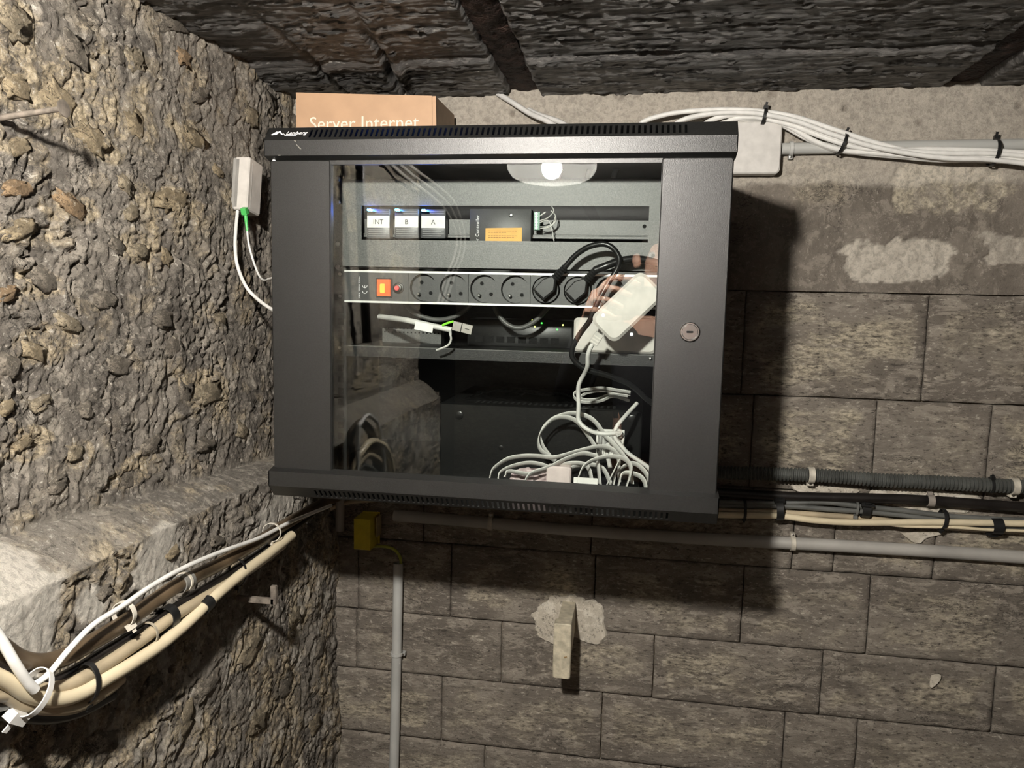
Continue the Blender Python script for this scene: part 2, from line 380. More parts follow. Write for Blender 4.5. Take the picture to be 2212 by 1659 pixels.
# embedded stones of the rubble wall, each its own piece
def stone_mesh(seed, sx, sy, sz):
    import bmesh
    bm = bmesh.new(); bmesh.ops.create_icosphere(bm, subdivisions=3, radius=1)
    for v in bm.verts:
        p = np.array(v.co); a = np.array([p[0] * 1.3 + seed * 7.1, p[1] * 1.3 + p[2] * 0.7])
        n = float(fbm(a[:1] * 1.6, a[1:] * 1.6 + p[2:] * 1.5, seed, 4, .65)[0]); k = 1 + 0.85 * n
        n2 = float(fbm(p[1:2] * 3 + seed, p[2:] * 3, seed + 5, 3, .65)[0])
        q = np.sign(p) * np.abs(p) ** 0.6
        v.co = (q[0] * sx * (1 + .45 * n2), q[1] * sy * k, q[2] * sz * k)
    me = bpy.data.meshes.new('stone'); bm.to_mesh(me); bm.free()
    me.polygons.foreach_set('use_smooth', [True] * len(me.polygons))
    return me
def stone_mat(name, tan, k):
    return rock(name, tuple(q * .45 for q in tan), tuple(q * .7 for q in tan), tan, tan, (0.6, 0.54, 0.43), bump=1.0)
SM = [stone_mat('tan_stone', (0.46, 0.37, 0.24), 0), stone_mat('grey_stone', (0.27, 0.235, 0.19), 1), stone_mat('orange_stone', (0.42, 0.29, 0.17), 2), stone_mat('buff_stone', (0.40, 0.335, 0.235), 3)]
STONES = [(45, 40, 70, 80, 3), (150, 215, 170, 70, 0), (60, 190, 110, 60, 0), (303, 128, 36, 50, 3), (404, 125, 30, 42, 2), (268, 120, 20, 46, 1),
          (215, 300, 80, 50, 0), (300, 270, 34, 60, 0), (55, 320, 50, 36, 0), (372, 432, 82, 50, 0), (50, 408, 46, 30, 2), (165, 445, 60, 42, 2),
          (55, 500, 66, 34, 0), (283, 462, 30, 32, 3), (115, 605, 50, 44, 1), (300, 545, 40, 40, 3), (360, 555, 30, 36, 0), (268, 400, 26, 36, 3),
          (425, 300, 60, 36, 0), (470, 370, 22, 20, 0), (20, 640, 50, 26, 2), (440, 205, 50, 30, 1), (350, 690, 40, 40, 1), (230, 650, 44, 36, 1),
          (80, 760, 60, 40, 0), (25, 790, 36, 44, 1), (195, 885, 26, 46, 1), (450, 850, 52, 50, 3), (400, 850, 36, 60, 1), (170, 980, 36, 38, 3),
          (280, 1040, 40, 36, 1), (130, 1045, 40, 30, 1), (60, 960, 50, 34, 0), (330, 960, 44, 40, 1), (480, 690, 36, 40, 3), (540, 760, 28, 44, 1),
          (375, 750, 40, 40, 1), (260, 790, 46, 40, 1), (160, 700, 50, 36, 3), (510, 560, 26, 40, 3), (250, 530, 36, 34, 1), (440, 960, 50, 36, 1),
          (520, 930, 30, 40, 3), (545, 250, 34, 46, 3), (590, 220, 30, 40, 1), (180, 110, 46, 60, 1), (380, 50, 60, 40, 1), (545, 1395, 60, 60, 3),
          (400, 1560, 44, 50, 3), (450, 1480, 50, 46, 1), (640, 1330, 36, 50, 3), (620, 1480, 40, 56, 1), (560, 1560, 46, 50, 3), (330, 1480, 44, 50, 1),
          (680, 1560, 26, 50, 3), (240, 1600, 60, 40, 1), (690, 1400, 24, 44, 1), (380, 1195, 26, 26, 0), (470, 1170, 30, 26, 1), (230, 1280, 30, 30, 1), (100, 870, 36, 30, 3), (20, 880, 30, 30, 0)]
for i, (px, py, w, h, c) in enumerate(STONES):
    low = py > 1120 and px > 180
    p = PX(px, py, -0.388 if low else -0.455)
    foot = abs(p[1] - CAM[1]); dist = np.linalg.norm(p - CAM)
    k = dist / F; cosw = (CAM[0] - p[0]) / math.hypot(CAM[0] - p[0], CAM[1] - p[1])
    sx = 0.0068 + 0.002 * (i % 3) / 2
    iy = int(np.argmin(np.abs(yy - p[1]))); sl = slice(k2, ns) if low else slice(0, k1)
    y0_, y1_ = max(0, iy - 4), iy + 5
    row = np.argmin(np.abs(P[iy, sl, 2] - p[2])) + (k2 if low else 0)
    xs_ = float(np.mean(P[y0_:y1_, max(0, row - 4):row + 5, 0]))       # the wall's own face at this spot
    o = link('stone', stone_mesh(i + 1, sx, 0.40 * min(w, 56) * k / max(cosw, .5), 0.42 * min(h, 60) * k), SM[c], wall_left)
    o.location = (xs_ - sx * 0.42, p[1], p[2]); o.rotation_euler = (RNG.uniform(-.5, .5), 0, 0)

# --- back wall: coursed blocks with recessed joints, plaster above
mb = MB(); mb.box(-0.9, 3.0, 0.013, 0.12, 0.0, 1.93)
wall_back = struct(mb.build('wall_back', m_mor)); wall_back['label'] = 'coursed stone block wall behind the cabinet'
ROWS = [(0.10, 0.29, (-.2, .15, .5, .9)), (0.29, 0.455, (-.33, .02, .36, .72)), (0.455, 0.604, (-.079, .27, .60, .93)), (0.604, 0.741, (-.169, .152, .493, .622, .97)),
        (0.741, 0.867, (-.349, -.049, .247, .553, .847)), (0.867, 1.017, (-.345, -.153, .13, .404, .626, .93)), (1.017, 1.165, (-.21, .12, .487, .559, .728, 1.02)),
        (1.165, 1.336, (-.15, .18, .404, .614, .801, 1.05)), (1.336, 1.523, (-.2, .12, .38, .686, 1.03))]
bi = 0
for z0, z1, js in ROWS:
    e = [-0.47] + list(js) + [1.35]
    for x0, x1 in zip(e[:-1], e[1:]):
        bi += 1; g = 0.0014
        vis = z1 > 0.45 and x0 < 0.98
        st = 0.0065 if vis else 0.03
        xs = np.linspace(x0 + g, x1 - g, max(4, int((x1 - x0) / st))); zs = np.linspace(z0 + g, z1 - g, max(4, int((z1 - z0) / st)))
        X, Z = np.meshgrid(xs, zs, indexing='ij')
        ed = np.minimum(np.minimum(X - x0, x1 - X), np.minimum(Z - z0, z1 - Z))
        ragged = fbm(X * 18, Z * 26, 200 + bi, 3) * 0.022
        ctr = sstep(0.020, 0.036, ed + ragged)
        n = fbm(X * 30, Z * 60, 300 + bi, 4, 0.6); n2 = fbm(X * 7, Z * 9, 420 + bi, 3)
        H = 0.0012 * RNG.uniform(-1, 1) + ctr * (0.0035 * n + 0.0028 * n2) + 0.0008 * n
        H -= 0.0022 * sstep(0.004, 0.0, ed) + 0.003 * sstep(0.6, 0.95, fbm(X * 26, Z * 26, 500 + bi, 3))
        Pb = np.stack([X + 0.0009 * fbm(X * 40, Z * 40, 7, 2), -H, Z + 0.0012 * fbm(X * 30 + bi, Z * 2, 8, 2)], -1)
        tn = ctr * sstep(-0.35, 0.2, fbm(X * 9, Z * 16, 600 + bi, 3)) * (0.25 + 0.75 * RNG.rand())
        # close the sides
        full = np.zeros((X.shape[0] + 2, X.shape[1] + 2, 3)); full[1:-1, 1:-1] = Pb
        full[0, 1:-1], full[-1, 1:-1], full[1:-1, 0], full[1:-1, -1] = Pb[0], Pb[-1], Pb[:, 0], Pb[:, -1]
        full[0, 0], full[0, -1], full[-1, 0], full[-1, -1] = Pb[0, 0], Pb[0, -1], Pb[-1, 0], Pb[-1, -1]
        for sl in ((0, slice(None)), (-1, slice(None)), (slice(None), 0), (slice(None), -1)): full[sl + (1,)] = 0.0145
        grid('stone_block', full, m_blk, wall_back, {'tan': np.pad(tn, 1), 'white': np.zeros(full.shape[:2])}, flip=False)
# upper zone: flaking render over the stones, smooth plaster band under the ceiling
xs = axis((-0.475, 1.02, 0.004), (1.02, 1.6, 0.03)); zs = axis((1.5235, 1.885, 0.0036)); X, Z = np.meshgrid(xs, zs, indexing='ij')
def blob(pxs, soft=0.35, seed=0, fr=30, amp=0.45):
    c = [PY(a, b, 0) for a, b in ((pxs[0], pxs[1]), (pxs[2], pxs[3]))]
    cx, cz = (c[0][0] + c[1][0]) / 2, (c[0][2] + c[1][2]) / 2; rx, rz = abs(c[1][0] - c[0][0]) / 2, abs(c[0][2] - c[1][2]) / 2
    q = (np.abs((X - cx) / rx) ** 3 + np.abs((Z - cz) / rz) ** 3) ** (1 / 3) + amp * fbm(X * fr, Z * fr, 700 + seed, 4)
    return sstep(1.0, 1.0 - soft, q)
band = sstep(1.700, 1.712, Z + 0.014 * fbm(X * 14, Z * 14, 800, 4) - 0.02 * sstep(0.3, 0.5, X) * 0)
pt = blob((1905, 345, 2170, 455), .10, 1); pp = blob((1815, 515, 2055, 608), .07, 2); pq = blob((2115, 505, 2290, 575), .08, 3); pr_ = blob((1690, 350, 1850, 440), .3, 4)
pd = blob((2040, 460, 2130, 640), .3, 6)
H = 0.0015 * fbm(X * 12, Z * 12, 810, 4) + 0.0016 * fbm(X * 60, Z * 60, 820, 3) * (1 - 0.6 * band) + 0.004 * band
pits = sstep(0.52, 0.75, fbm(X * 42, Z * 42, 830, 3)); H -= 0.003 * pits * (0.4 + band)
H += -0.004 * np.maximum(pt, np.maximum(pp, pq)) + 0.004 * np.maximum(pp, np.maximum(pq, pt)) * fbm(X * 70, Z * 70, 840, 3) + 0.004 * pr_ * fbm(X * 50, Z * 60, 850, 3) - 0.004 * pd
crk = np.abs(fbm(X * 6, Z * 6, 860, 4)); H -= 0.002 * sstep(0.02, 0.005, crk)
H *= 1 - sstep(1.53, 1.5235, Z) * 0.8
upz = grid('render_coat', np.stack([X, -H, Z], -1), m_coatw, wall_back,
           {'tan': np.clip(pt * 0.85 + pr_ * 0.4, 0, 1), 'white': np.clip(band * 0.50 * (1 - 0.45 * sstep(.72, .95, X)) + pp * 0.72 + pq * 0.5 + pt * .18, 0, 1) * (1 - 0.85 * pits)})
upz['label'] = 'flaking plaster render with pale band under the ceiling'

def plaster_patch(poly, y, th, seed, mat=m_whp, parent=wall_back, name='plaster_patch'):
    """ragged thin patch of plaster on the back wall, outline given in pixels"""
    p = [PY(a, b, y) for a, b in poly]; p = cr(p + [p[0]], 9)[:-1]; c = np.mean(p, 0); rings = [[], [], []]
    for i, q in enumerate(p):
        n = fbm(np.array([q[0] * 70]), np.array([q[2] * 70]), seed, 4)[0]; k = 1 + 0.16 * n
        for j, (s, t) in enumerate(((1.0, 0.0), (0.955, th * .8), (0.5, th))):
            w = c + (q - c) * k * s; w[1] = y - t - (0.0012 * fbm(np.array([w[0] * 60]), np.array([w[2] * 60]), seed + 1, 3)[0] if j else 0); rings[j].append(w)
    k = len(p); f = []
    for j in range(2): f += [(j * k + i, j * k + (i + 1) % k, (j + 1) * k + (i + 1) % k, (j + 1) * k + i) for i in range(k)]
    f.append(tuple(range(2 * k, 3 * k)))
    return MB().add(np.array(rings).reshape(-1, 3), f).build(name, mat, parent, 40)
plaster_patch([(1165, 1300), (1220, 1285), (1280, 1295), (1304, 1320), (1302, 1390), (1265, 1388), (1240, 1375), (1200, 1392), (1165, 1372), (1150, 1345)], -0.001, 0.004, 31)
plaster_patch([(1890, 1058), (1960, 1052), (2060, 1062), (2110, 1075), (2090, 1105), (2000, 1108), (1920, 1090), (1880, 1078)], -0.001, 0.004, 33)
plaster_patch([(1945, 1150), (2010, 1146), (2040, 1150), (2000, 1162), (1985, 1174), (1968, 1168)], -0.001, 0.004, 35)
plaster_patch([(1700, 1048), (1740, 1046), (1810, 1052), (1860, 1060), (1800, 1068), (1720, 1062)], -0.001, 0.003, 39)
plaster_patch([(2012, 1458), (2030, 1455), (2034, 1462), (2022, 1478), (2010, 1486), (2008, 1474)], -0.002, 0.002, 41)

# --- ceiling: board-marked concrete between steel beams
xs = axis((-0.56, 1.02, 0.0035), (1.02, 3.0, 0.05)); ys = axis((0.02, -0.56, 0.0035), (-0.56, -1.7, 0.014), (-1.7, -5.8, 0.08)); X, Y = np.meshgrid(xs, ys, indexing='ij')
e1 = Y + 0.2 + 0.004 * fbm(X * 9, X * 0, 900, 3) + 0.006 * np.clip(fbm(X * 30, X * 0 + 3, 901, 3), 0, 1)
Hc = 0.006 * sstep(-0.003, 0.003, e1) - 0.003 * sstep(0.014, 0.004, np.abs(e1 + 0.006)) * sstep(-.2, .2, fbm(X * 12, Y * 8, 905, 2))
rid = 1 - np.abs(fbm(X * 9, Y * 48, 910, 4)) * 2
Hc += 0.0012 * fbm(X * 7, Y * 30, 915, 4, .6) + 0.0014 * sstep(0.78, 1, rid) + 0.0026 * sstep(0.36, 0.42, fbm(X * 28, Y * 70, 920, 4)) - 0.0022 * sstep(0.34, 0.42, fbm(X * 20, Y * 55, 921, 4)) + 0.0022 * fbm(X * 34, Y * 120, 925, 3, .7)
Hc += 0.014 * fbm(X * 5, Y * 9, 930, 3) * sstep(-0.25, -0.4, X)                     # uneven towards the rubble wall
for x0, wd in ((-0.205, 0.010), (-0.33, 0.016)):
    dx = X - x0 - 0.012 * fbm(Y * 10, X * 0 + x0 * 9, 935, 3) + 0.13 * (Y + 0.2) * (1 if x0 > -.3 else 0.3)
    Hc += (0.008 * np.exp(-(dx / wd) ** 2) * (1 + fbm(X * 60, Y * 60, 938, 3)) - 0.018 * np.exp(-((dx + 0.017) / 0.006) ** 2)) * (1 if x0 > -.3 else .7) * sstep(-.55, -.1, Y + 0.1 * fbm(X * 8, Y * 8, 940, 2))
Hc *= 0.25 + 0.75 * sstep(-0.75, -0.5, Y)
gro = np.zeros_like(X)
for bx0 in (-0.026, 0.705, 1.436):
    gw = 0.026 + 0.003 * fbm(Y * 40, X * 0 + bx0, 945, 3)
    gro = np.maximum(gro, sstep(gw + 0.003, gw - 0.003, np.abs(X - bx0)))
Zc = 1.872 - Hc * (1 - gro) + 0.012 * gro
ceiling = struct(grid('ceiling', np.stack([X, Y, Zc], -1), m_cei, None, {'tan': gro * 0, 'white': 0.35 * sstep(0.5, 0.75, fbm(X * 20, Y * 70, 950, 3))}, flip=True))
ceiling['label'] = 'dark board-marked concrete ceiling'
for bx0 in (-0.026, 0.705):
    ysb = axis((0.0, -0.56, 0.006), (-0.56, -5.7, 0.08)); us = np.linspace(-1, 1, 9); U, Yb = np.meshgrid(us, ysb, indexing='ij')
    grid('steel_beam', np.stack([bx0 + U * 0.025, Yb, 1.8735 - 0.0035 * fbm(U * 3 + bx0, Yb * 45, 955, 3) + 0.004 * U ** 2], -1), m_rust, ceiling, flip=True)
mb = MB(); mb.box(-1.3, 3.1, -5.8, 0.12, 1.93, 2.05); mb.build('slab', m_cei, ceiling)
# --- rest of the cellar
floor = struct(MB().box(-1.3, 3.15, -5.9, 0.12, -0.1, 0.0).build('floor', m_flr)); floor['label'] = 'earth cellar floor'
wall_right = struct(MB().box(2.95, 3.1, -5.8, 0.1, 0, 1.93).build('wall_right', m_blk)); wall_right['label'] = 'stone wall on the right side'
wall_front = struct(MB().box(-1.3, 3.0, -5.85, -5.7, 0, 1.93).build('wall_front', m_blk)); wall_front['label'] = 'stone wall behind the viewer'

# --- the cellar's ceiling lamp (seen as a reflection in the cabinet door)
LX, LY = -0.028, -1.35
lamp = thing('ceiling_lamp', (LX, LY, 1.86), 'round bulkhead ceiling lamp with ribbed clear cover, lit', 'lamp')
m_lb = M('lamp_base_white', (0.8, 0.8, 0.78), 0.4)
MB().lathe((LX, LY, 0), (0, 0, 1), [(0.104, 1.838), (0.110, 1.842), (0.110, 1.872), (0.104, 1.876)], 48).build('lamp_base', m_lb, lamp, 40)
m_lg = glass('lamp_glass', 0.06, (0.97, 0.97, 0.97), 0.40)
seg = 120; v = []; fc = []
prof = [(0.104, 1.845), (0.106, 1.836), (0.106, 1.812), (0.103, 1.802), (0.095, 1.792), (0.075, 1.783), (0.045, 1.777), (0.012, 1.7745)]
for j, (rr, zz) in enumerate(prof):
    for i in range(seg):
        a = 2 * math.pi * i / seg; rb = rr + (0.0016 * (1 if i % 2 else -1) if 0 < j < 3 else 0); v.append((LX + rb * math.cos(a), LY + rb * math.sin(a), zz))
for j in range(len(prof) - 1): fc += [(j * seg + i, j * seg + (i + 1) % seg, (j + 1) * seg + (i + 1) % seg, (j + 1) * seg + i) for i in range(seg)]
fc.append(tuple(range((len(prof) - 1) * seg, len(prof) * seg)))
MB().add(v, fc).build('ribbed_cover', m_lg, lamp, 50)
m_em = M('bulb_light', (1, 1, 1), 0.5, emit=((1.0, 0.945, 0.865), LAMP_STRENGTH))
MB().lathe((LX, LY, 1.812), (0, 0, 1), [(0.024 * math.sin(math.pi * t / 14), -0.024 * math.cos(math.pi * t / 14)) for t in range(1, 14)], 20).build('bulb', m_em, lamp, 60)

# ================================================================== wall cabinet
m_coat = M('black_powder_coat', (0.0095, 0.0095, 0.009), 0.40, 0, 0.6, var=(400, 0.25), bump=(900, 0.35, 0.0006))
m_panel = M('grey_black_panel_coat', (0.066, 0.066, 0.061), 0.48, 0, 1.0, var=(500, 0.3), bump=(900, 0.4, 0.0006))
m_pane = glass('door_glass', 0.056, (0.93, 0.95, 0.94))
m_white_print = M('white_print', (0.8, 0.8, 0.8), 0.5)
m_chrome = M('chrome', (0.45, 0.45, 0.44), 0.25, 1.0)
m_steel = M('zinc_steel', (0.5, 0.49, 0.46), 0.3, 1.0)
m_blk = M('black_plastic', (0.013, 0.013, 0.013), 0.38)
m_hole = M('black_void', (0.004, 0.004, 0.004), 0.9)
m_alu = M('bright_aluminium', (0.82, 0.82, 0.79), 0.35, 0.3)
m_wht = M('white_plastic', (0.58, 0.55, 0.51), 0.4)
m_cab = M('white_cable', (0.64, 0.63, 0.60), 0.4)
XC, YF, YFA, YCH = 0.3005, -0.450, -0.462, -0.446
zt, zf, zb = PY(1100, 269, YCH)[2], PY(1100, 297, YFA)[2], PY(1100, 332, YFA)[2]
bt, bf, bb = PY(1070, 1047, YFA)[2], PY(1072, 1080, YFA)[2], PY(1075, 1101, YCH)[2]
cab = thing('server_cabinet', (0, -0.23, bb), 'black wall-mounted rack cabinet with glass door', 'cabinet')

def fascia(name, z_in, z_fold, z_out, sx0, sx1, count, zd):
    """folded sheet: flat face, sloping face pierced by vent slots, inner return"""
    mb = MB(); th = 0.0012
    def q(x0, x1, a, b):    # sheet strip between profile points a=(y,z), b=(y,z)
        n = np.array([0, -(b[1] - a[1]), (b[0] - a[0])]); n /= np.linalg.norm(n); n = n * th * (1 if n[1] > 0 else -1)
        c = [np.array((x0, *a)), np.array((x1, *a)), np.array((x1, *b)), np.array((x0, *b))]
        mb.hexa(c + [p + n for p in c])
    A, B, C = (YFA, z_in), (YFA, z_fold), (YCH, z_out)
    q(-XC, XC, A, B)
    lerp = lambda t: (B[0] + (C[0] - B[0]) * t, B[1] + (C[1] - B[1]) * t)
    q(-XC, XC, B, lerp(0.2)); q(-XC, XC, lerp(0.84), C); q(-XC, sx0, lerp(0.2), lerp(0.84)); q(sx1, XC, lerp(0.2), lerp(0.84))
    p = (sx1 - sx0) / count
    for i in range(count):
        q(sx0 + p * (i + 0.45), sx0 + p * (i + 1), lerp(0.2), lerp(0.84))
    q(-XC, XC, A, (YF + 0.006, zd))
    for s in (-1, 1):       # end caps
        mb.prism([(s * XC, YFA, z_in), (s * XC, YFA, z_fold), (s * XC, YCH, z_out), (s * XC, -0.43, z_out), (s * XC, -0.43, zd)], (-s, 0, 0), 0, 0.0012)
    q(-XC, XC, C, (-0.43, z_out + (0.0001 if z_out > 1.5 else -0.0001)))
    o = mb.build(name, m_coat, cab); o.data.update()
    return o
s0, s1 = PY(668, 290, -.455)[0], PY(1492, 278, -.455)[0]
top_f = fascia('top_frame', zb, zf, zt, s0, s1, 70, zb - 0.005)
s0, s1 = PY(680, 1064, -.455)[0], PY(1450, 1116, -.455)[0]
bot_f = fascia('bottom_frame', bt, bf, bb, s0, s1, 70, bt + 0.004)
# maker's mark printed on the sloping face
up = np.array([0, YCH - YFA, zt - zf]); up /= np.linalg.norm(up); nrm = np.cross(R3, up)
def on_slope(px, py):
    d = ray(px, py); p0 = np.array([0, YFA, zf]); return CAM + d * np.dot(p0 - CAM, nrm) / np.dot(d, nrm) + nrm * 0.0004
lg = MB()
for poly in ([(585.5, 292), (599, 284.5), (601, 287), (589, 293)], [(592, 292), (605.5, 283), (612, 292), (608.5, 292), (604, 286.5), (597, 292)], [(611.5, 288), (616.5, 292), (641, 292), (639, 293.6), (615, 293.6)]):
    lg.prism([on_slope(a, b) for a, b in poly], nrm, 0, 0.0002)
lg.build('logo', m_white_print, top_f)
text('brand_lettering', 'Lanberg', 0.0075, on_slope(617, 291), R3, up, m_white_print, top_f, 0.0002, width=0.0292, shear=0.3)
# sheet-metal shell
yb = -0.014
MB().box(-0.2985, -0.2970, -0.446, yb, bb + 0.003, zt - 0.003).build('side_panel', m_coat, cab)
MB().box(0.2970, 0.2985, -0.446, yb, bb + 0.003, zt - 0.003).build('side_panel', m_coat, cab)
MB().box(-0.2985, 0.2985, -0.446, yb, zt - 0.003, zt - 0.0015).build('top_panel', m_coat, cab)
MB().box(-0.2985, 0.2985, -0.446, yb, bb + 0.0015, bb + 0.003).build('bottom_panel', m_coat, cab)
MB().box(-0.2970, 0.2970, yb - 0.0015, yb, bb + 0.003, zt - 0.003).build('back_panel', m_coat, cab)
FLOOR = bb + 0.003
YP = -0.370                        # rack mounting plane
for s in (-1, 1):
    mb = MB(); xa, xb = sorted((s * 0.224, s * 0.252))
    mb.box(xa, xb, YP + 0.001, YP + 0.003, FLOOR, zt - 0.004); xa, xb = sorted((s * 0.2505, s * 0.252)); mb.box(xa, xb, YP + 0.001, YP + 0.03, FLOOR, zt - 0.004)
    rail = mb.build('rack_rail', m_coat, cab)
    hb = MB()
    for k in range(27): hb.box(s * 0.2325 - 0.0045, s * 0.2325 + 0.0045, YP + 0.0006, YP + 0.0014, FLOOR + 0.02 + k * 0.0168 - 0.0045, FLOOR + 0.02 + k * 0.0168 + 0.0045)
    hb.build('square_holes', m_hole, rail)['kind'] = 'stuff'
# door
DZ0, DZ1 = 1.2545, 1.6745
_o = [(-0.2160, DZ0), (0.2150, DZ0), (0.2150, DZ1), (-0.2160, DZ1)]; _i = [(-0.2140, 1.2600), (0.2130, 1.2600), (0.2130, 1.6690), (-0.2140, 1.6690)]
_v = [(x, y, z) for y in (-0.4475, -0.441) for q in (_o, _i) for x, z in q]; _f = []
for k in range(4):
    j = (k + 1) % 4; _f += [(k, j, 4 + j, 4 + k), (8 + k, 12 + k, 12 + j, 8 + j), (4 + k, 4 + j, 12 + j, 12 + k), (k, 8 + k, 8 + j, j)]
door = MB().add(_v, _f).build('door', m_coat, cab)
for x0, x1 in ((-0.2978, -0.2143), (0.2133, 0.2978)):
    MB().rbox(((x0 + x1) / 2, -0.444, (DZ0 + DZ1) / 2), R3, U3, FWD, (x1 - x0) / 2, (DZ1 - DZ0) / 2, 0.006, 0.002, 3, 0.0012).build('door_stile', m_coat, door, 35)
MB().box(-0.2165, 0.2150, -0.4462, -0.4428, 1.2585, 1.6715).build('glass_pane', m_pane, door)
lc = PY(1490, 717, -0.45)
lock = MB().lathe(lc, FWD, [(0.0122, -0.001), (0.0122, 0.0022), (0.0112, 0.0032), (0.0098, 0.0032), (0.0092, 0.0012), (0.0088, 0.0012), (0.0088, 0.0018), (0.0001, 0.0018)], 36).build('door_lock', m_chrome, door, 30)
MB().rbox(lc + FWD * 0.0018, R3, U3, FWD, 0.0042, 0.0013, 0.0006, 0.0012, 3, 0.0001).build('keyhole', m_hole, lock)
MB().lathe((PY(592, 341, -.449)[0], -0.449, PY(592, 341, -.449)[2]), (0, 0, 1), [(0.0022, -0.004), (0.0022, 0.004)], 12).build('hinge_pin', M('nylon_white', (0.85, 0.85, 0.82), 0.4), door)

def zx(px, py, Y=YP):
    p = PY(px, py, Y); return p[0], p[2]
def pan_screw(px, py, parent, Y=YP, r=0.0036):
    c = PY(px, py, Y); o = MB().lathe(c, FWD, [(r, 0), (r, 0.001), (r * .8, 0.0022), (r * .3, 0.0028)], 16).build('screw', m_steel, parent, 40)
    MB().box(c[0] - r * .5, c[0] + r * .5, Y - 0.003, Y - 0.0025, c[2] - 0.0004, c[2] + 0.0004).box(c[0] - 0.0004, c[0] + 0.0004, Y - 0.003, Y - 0.0025, c[2] - r * .5, c[2] + r * .5).build('screw_recess', m_hole, o) if parent.type == 'MESH' and parent.parent is None else None

# slotted panel with DIN rail
pz1, pz0, sz1, sz0 = zx(1100, 386)[1], zx(1100, 583)[1], zx(1100, 445)[1], zx(1100, 521)[1]
pnl = thing('din_rail_frame', (0, YP, pz0), 'grey slotted rack plate with long window above the power strip', 'rack plate')
MB().box(-0.2413, 0.2413, YP - 0.0015, YP, sz1, pz1).box(-0.2413, 0.2413, YP - 0.0015, YP, pz0, sz0).box(-0.2413, -0.2, YP - 0.0015, YP, sz0, sz1).box(0.2005, 0.2413, YP - 0.0015, YP, sz0, sz1) \
    .box(-0.2413, 0.2413, YP - 0.0015, YP + 0.012, pz1 - 0.0015, pz1).box(-0.2413, 0.2413, YP - 0.0015, YP + 0.012, pz0, pz0 + 0.0015).build('face_plate', m_panel, pnl)
for a, b in ((731, 387), (731, 437), (730, 527), (730, 577)): pan_screw(a, b, pnl, YP - 0.0015)
YD = YP + 0.022
mb = MB(); r0, r1 = zx(1300, 476, YD)[1], zx(1300, 508, YD)[1]
mb.box(-0.205, 0.205, YD, YD + 0.0015, r1, r0).box(-0.205, 0.205, YD - 0.006, YD - 0.0048, zx(1300, 517, YD)[1], zx(1300, 512, YD)[1]).box(-0.205, 0.205, YD - 0.006, YD, zx(1300, 513, YD)[1] + .001, zx(1300, 511, YD)[1] + .001)
dr = mb.build('din_rail', m_panel, pnl)
hc = PY(1392, 489, YD); MB().lathe(hc, FWD, [(0.0026, 0), (0.0026, 0.0004)], 16).build('rail_hole', m_hole, dr)

# three labelled relay modules with blue indicator lights
m_mod = M('module_grey', (0.10, 0.10, 0.105), 0.4); m_modtxt = M('module_print', (0.33, 0.33, 0.33), 0.5); m_paper = M('white_label', (0.83, 0.82, 0.78), 0.6)
m_ink = M('black_ink', (0.03, 0.03, 0.03), 0.6)
m_led = M('blue_led', (0.1, 0.4, 1.0), 0.3, emit=((0.02, 0.10, 1.0), 420.0)); m_led2 = M('pale_blue_led', (0.4, 0.8, 1.0), 0.3, emit=((0.06, 0.40, 1.0), 60.0))
YM = YP + 0.001
for s, x0, x1, ytop, ly0, ly1 in (('INT', 793, 842, 451, 466, 492), ('B', 853, 904, 451, 467, 491.5), ('A', 910, 962, 452, 466.5, 493)):
    a, b = zx(x0, ytop, YM), zx(x1, 515, YM)
    t = thing('relay_module', ((a[0] + b[0]) / 2, YM + 0.01, b[1]), f'dark relay module labelled {s} with blue light on the rail', 'relay module', 'relay modules on the rail')
    body = MB().rbox(((a[0] + b[0]) / 2, YM + 0.008, (a[1] + b[1]) / 2), R3, U3, FWD, (b[0] - a[0]) / 2, (a[1] - b[1]) / 2, 0.008, 0.0012, 3, 0.0006).build('housing', m_mod, t, 40)
    pr2 = MB()
    for k in range(4):
        zz = zx(x0, 496 + 4.4 * k, YM)[1]; pr2.box(a[0] + 0.002, b[0] - 0.002 - 0.004 * (k % 2), YM - 0.0003, YM, zz - 0.0003, zz + 0.0003)
    for k in range(2):
        zz = zx(x0, 457 + 4 * k, YM)[1]; pr2.box(a[0] + 0.012, b[0] - 0.002, YM - 0.0003, YM, zz - 0.0003, zz + 0.0003)
    pr2.build('printed_lines', m_modtxt, t)['kind'] = 'stuff'
    l0, l1 = zx(x0 + 0.5, ly0, YM), zx(x1 - 0.5, ly1, YM)
    lab = MB().box(l0[0], l1[0], YM - 0.0006, YM - 0.0001, l1[1], l0[1]).build('label_sticker', m_paper, t)
    text('label_text', s, 0.0095, ((l0[0] + l1[0]) / 2, YM - 0.0008, (l0[1] + l1[1]) / 2 - 0.0034), R3, U3, m_ink, lab, 0.0001, 'CENTER')
    hz = PY(x0, ytop + 6.5, YM)[2]; MB().box(a[0] + 0.0002, a[0] + 0.0125, YM - 0.0085, YM, hz - 0.0004, hz).build('added_led_shade', m_blk, t)  # added lip, shades the label sticker from the blue light
    for k, mt in ((0, m_led2), (1, m_led)):
        if s == 'B' and k: mt = m_led2
        c = PY(x0 + 3 + 4.5 * k, ytop + 2.5, YM - .003); MB().lathe(c, FWD, [(0.0014, -.003), (0.0014, 0.0022), (0.0007, 0.003)], 12).build('led', mt, t, 60)
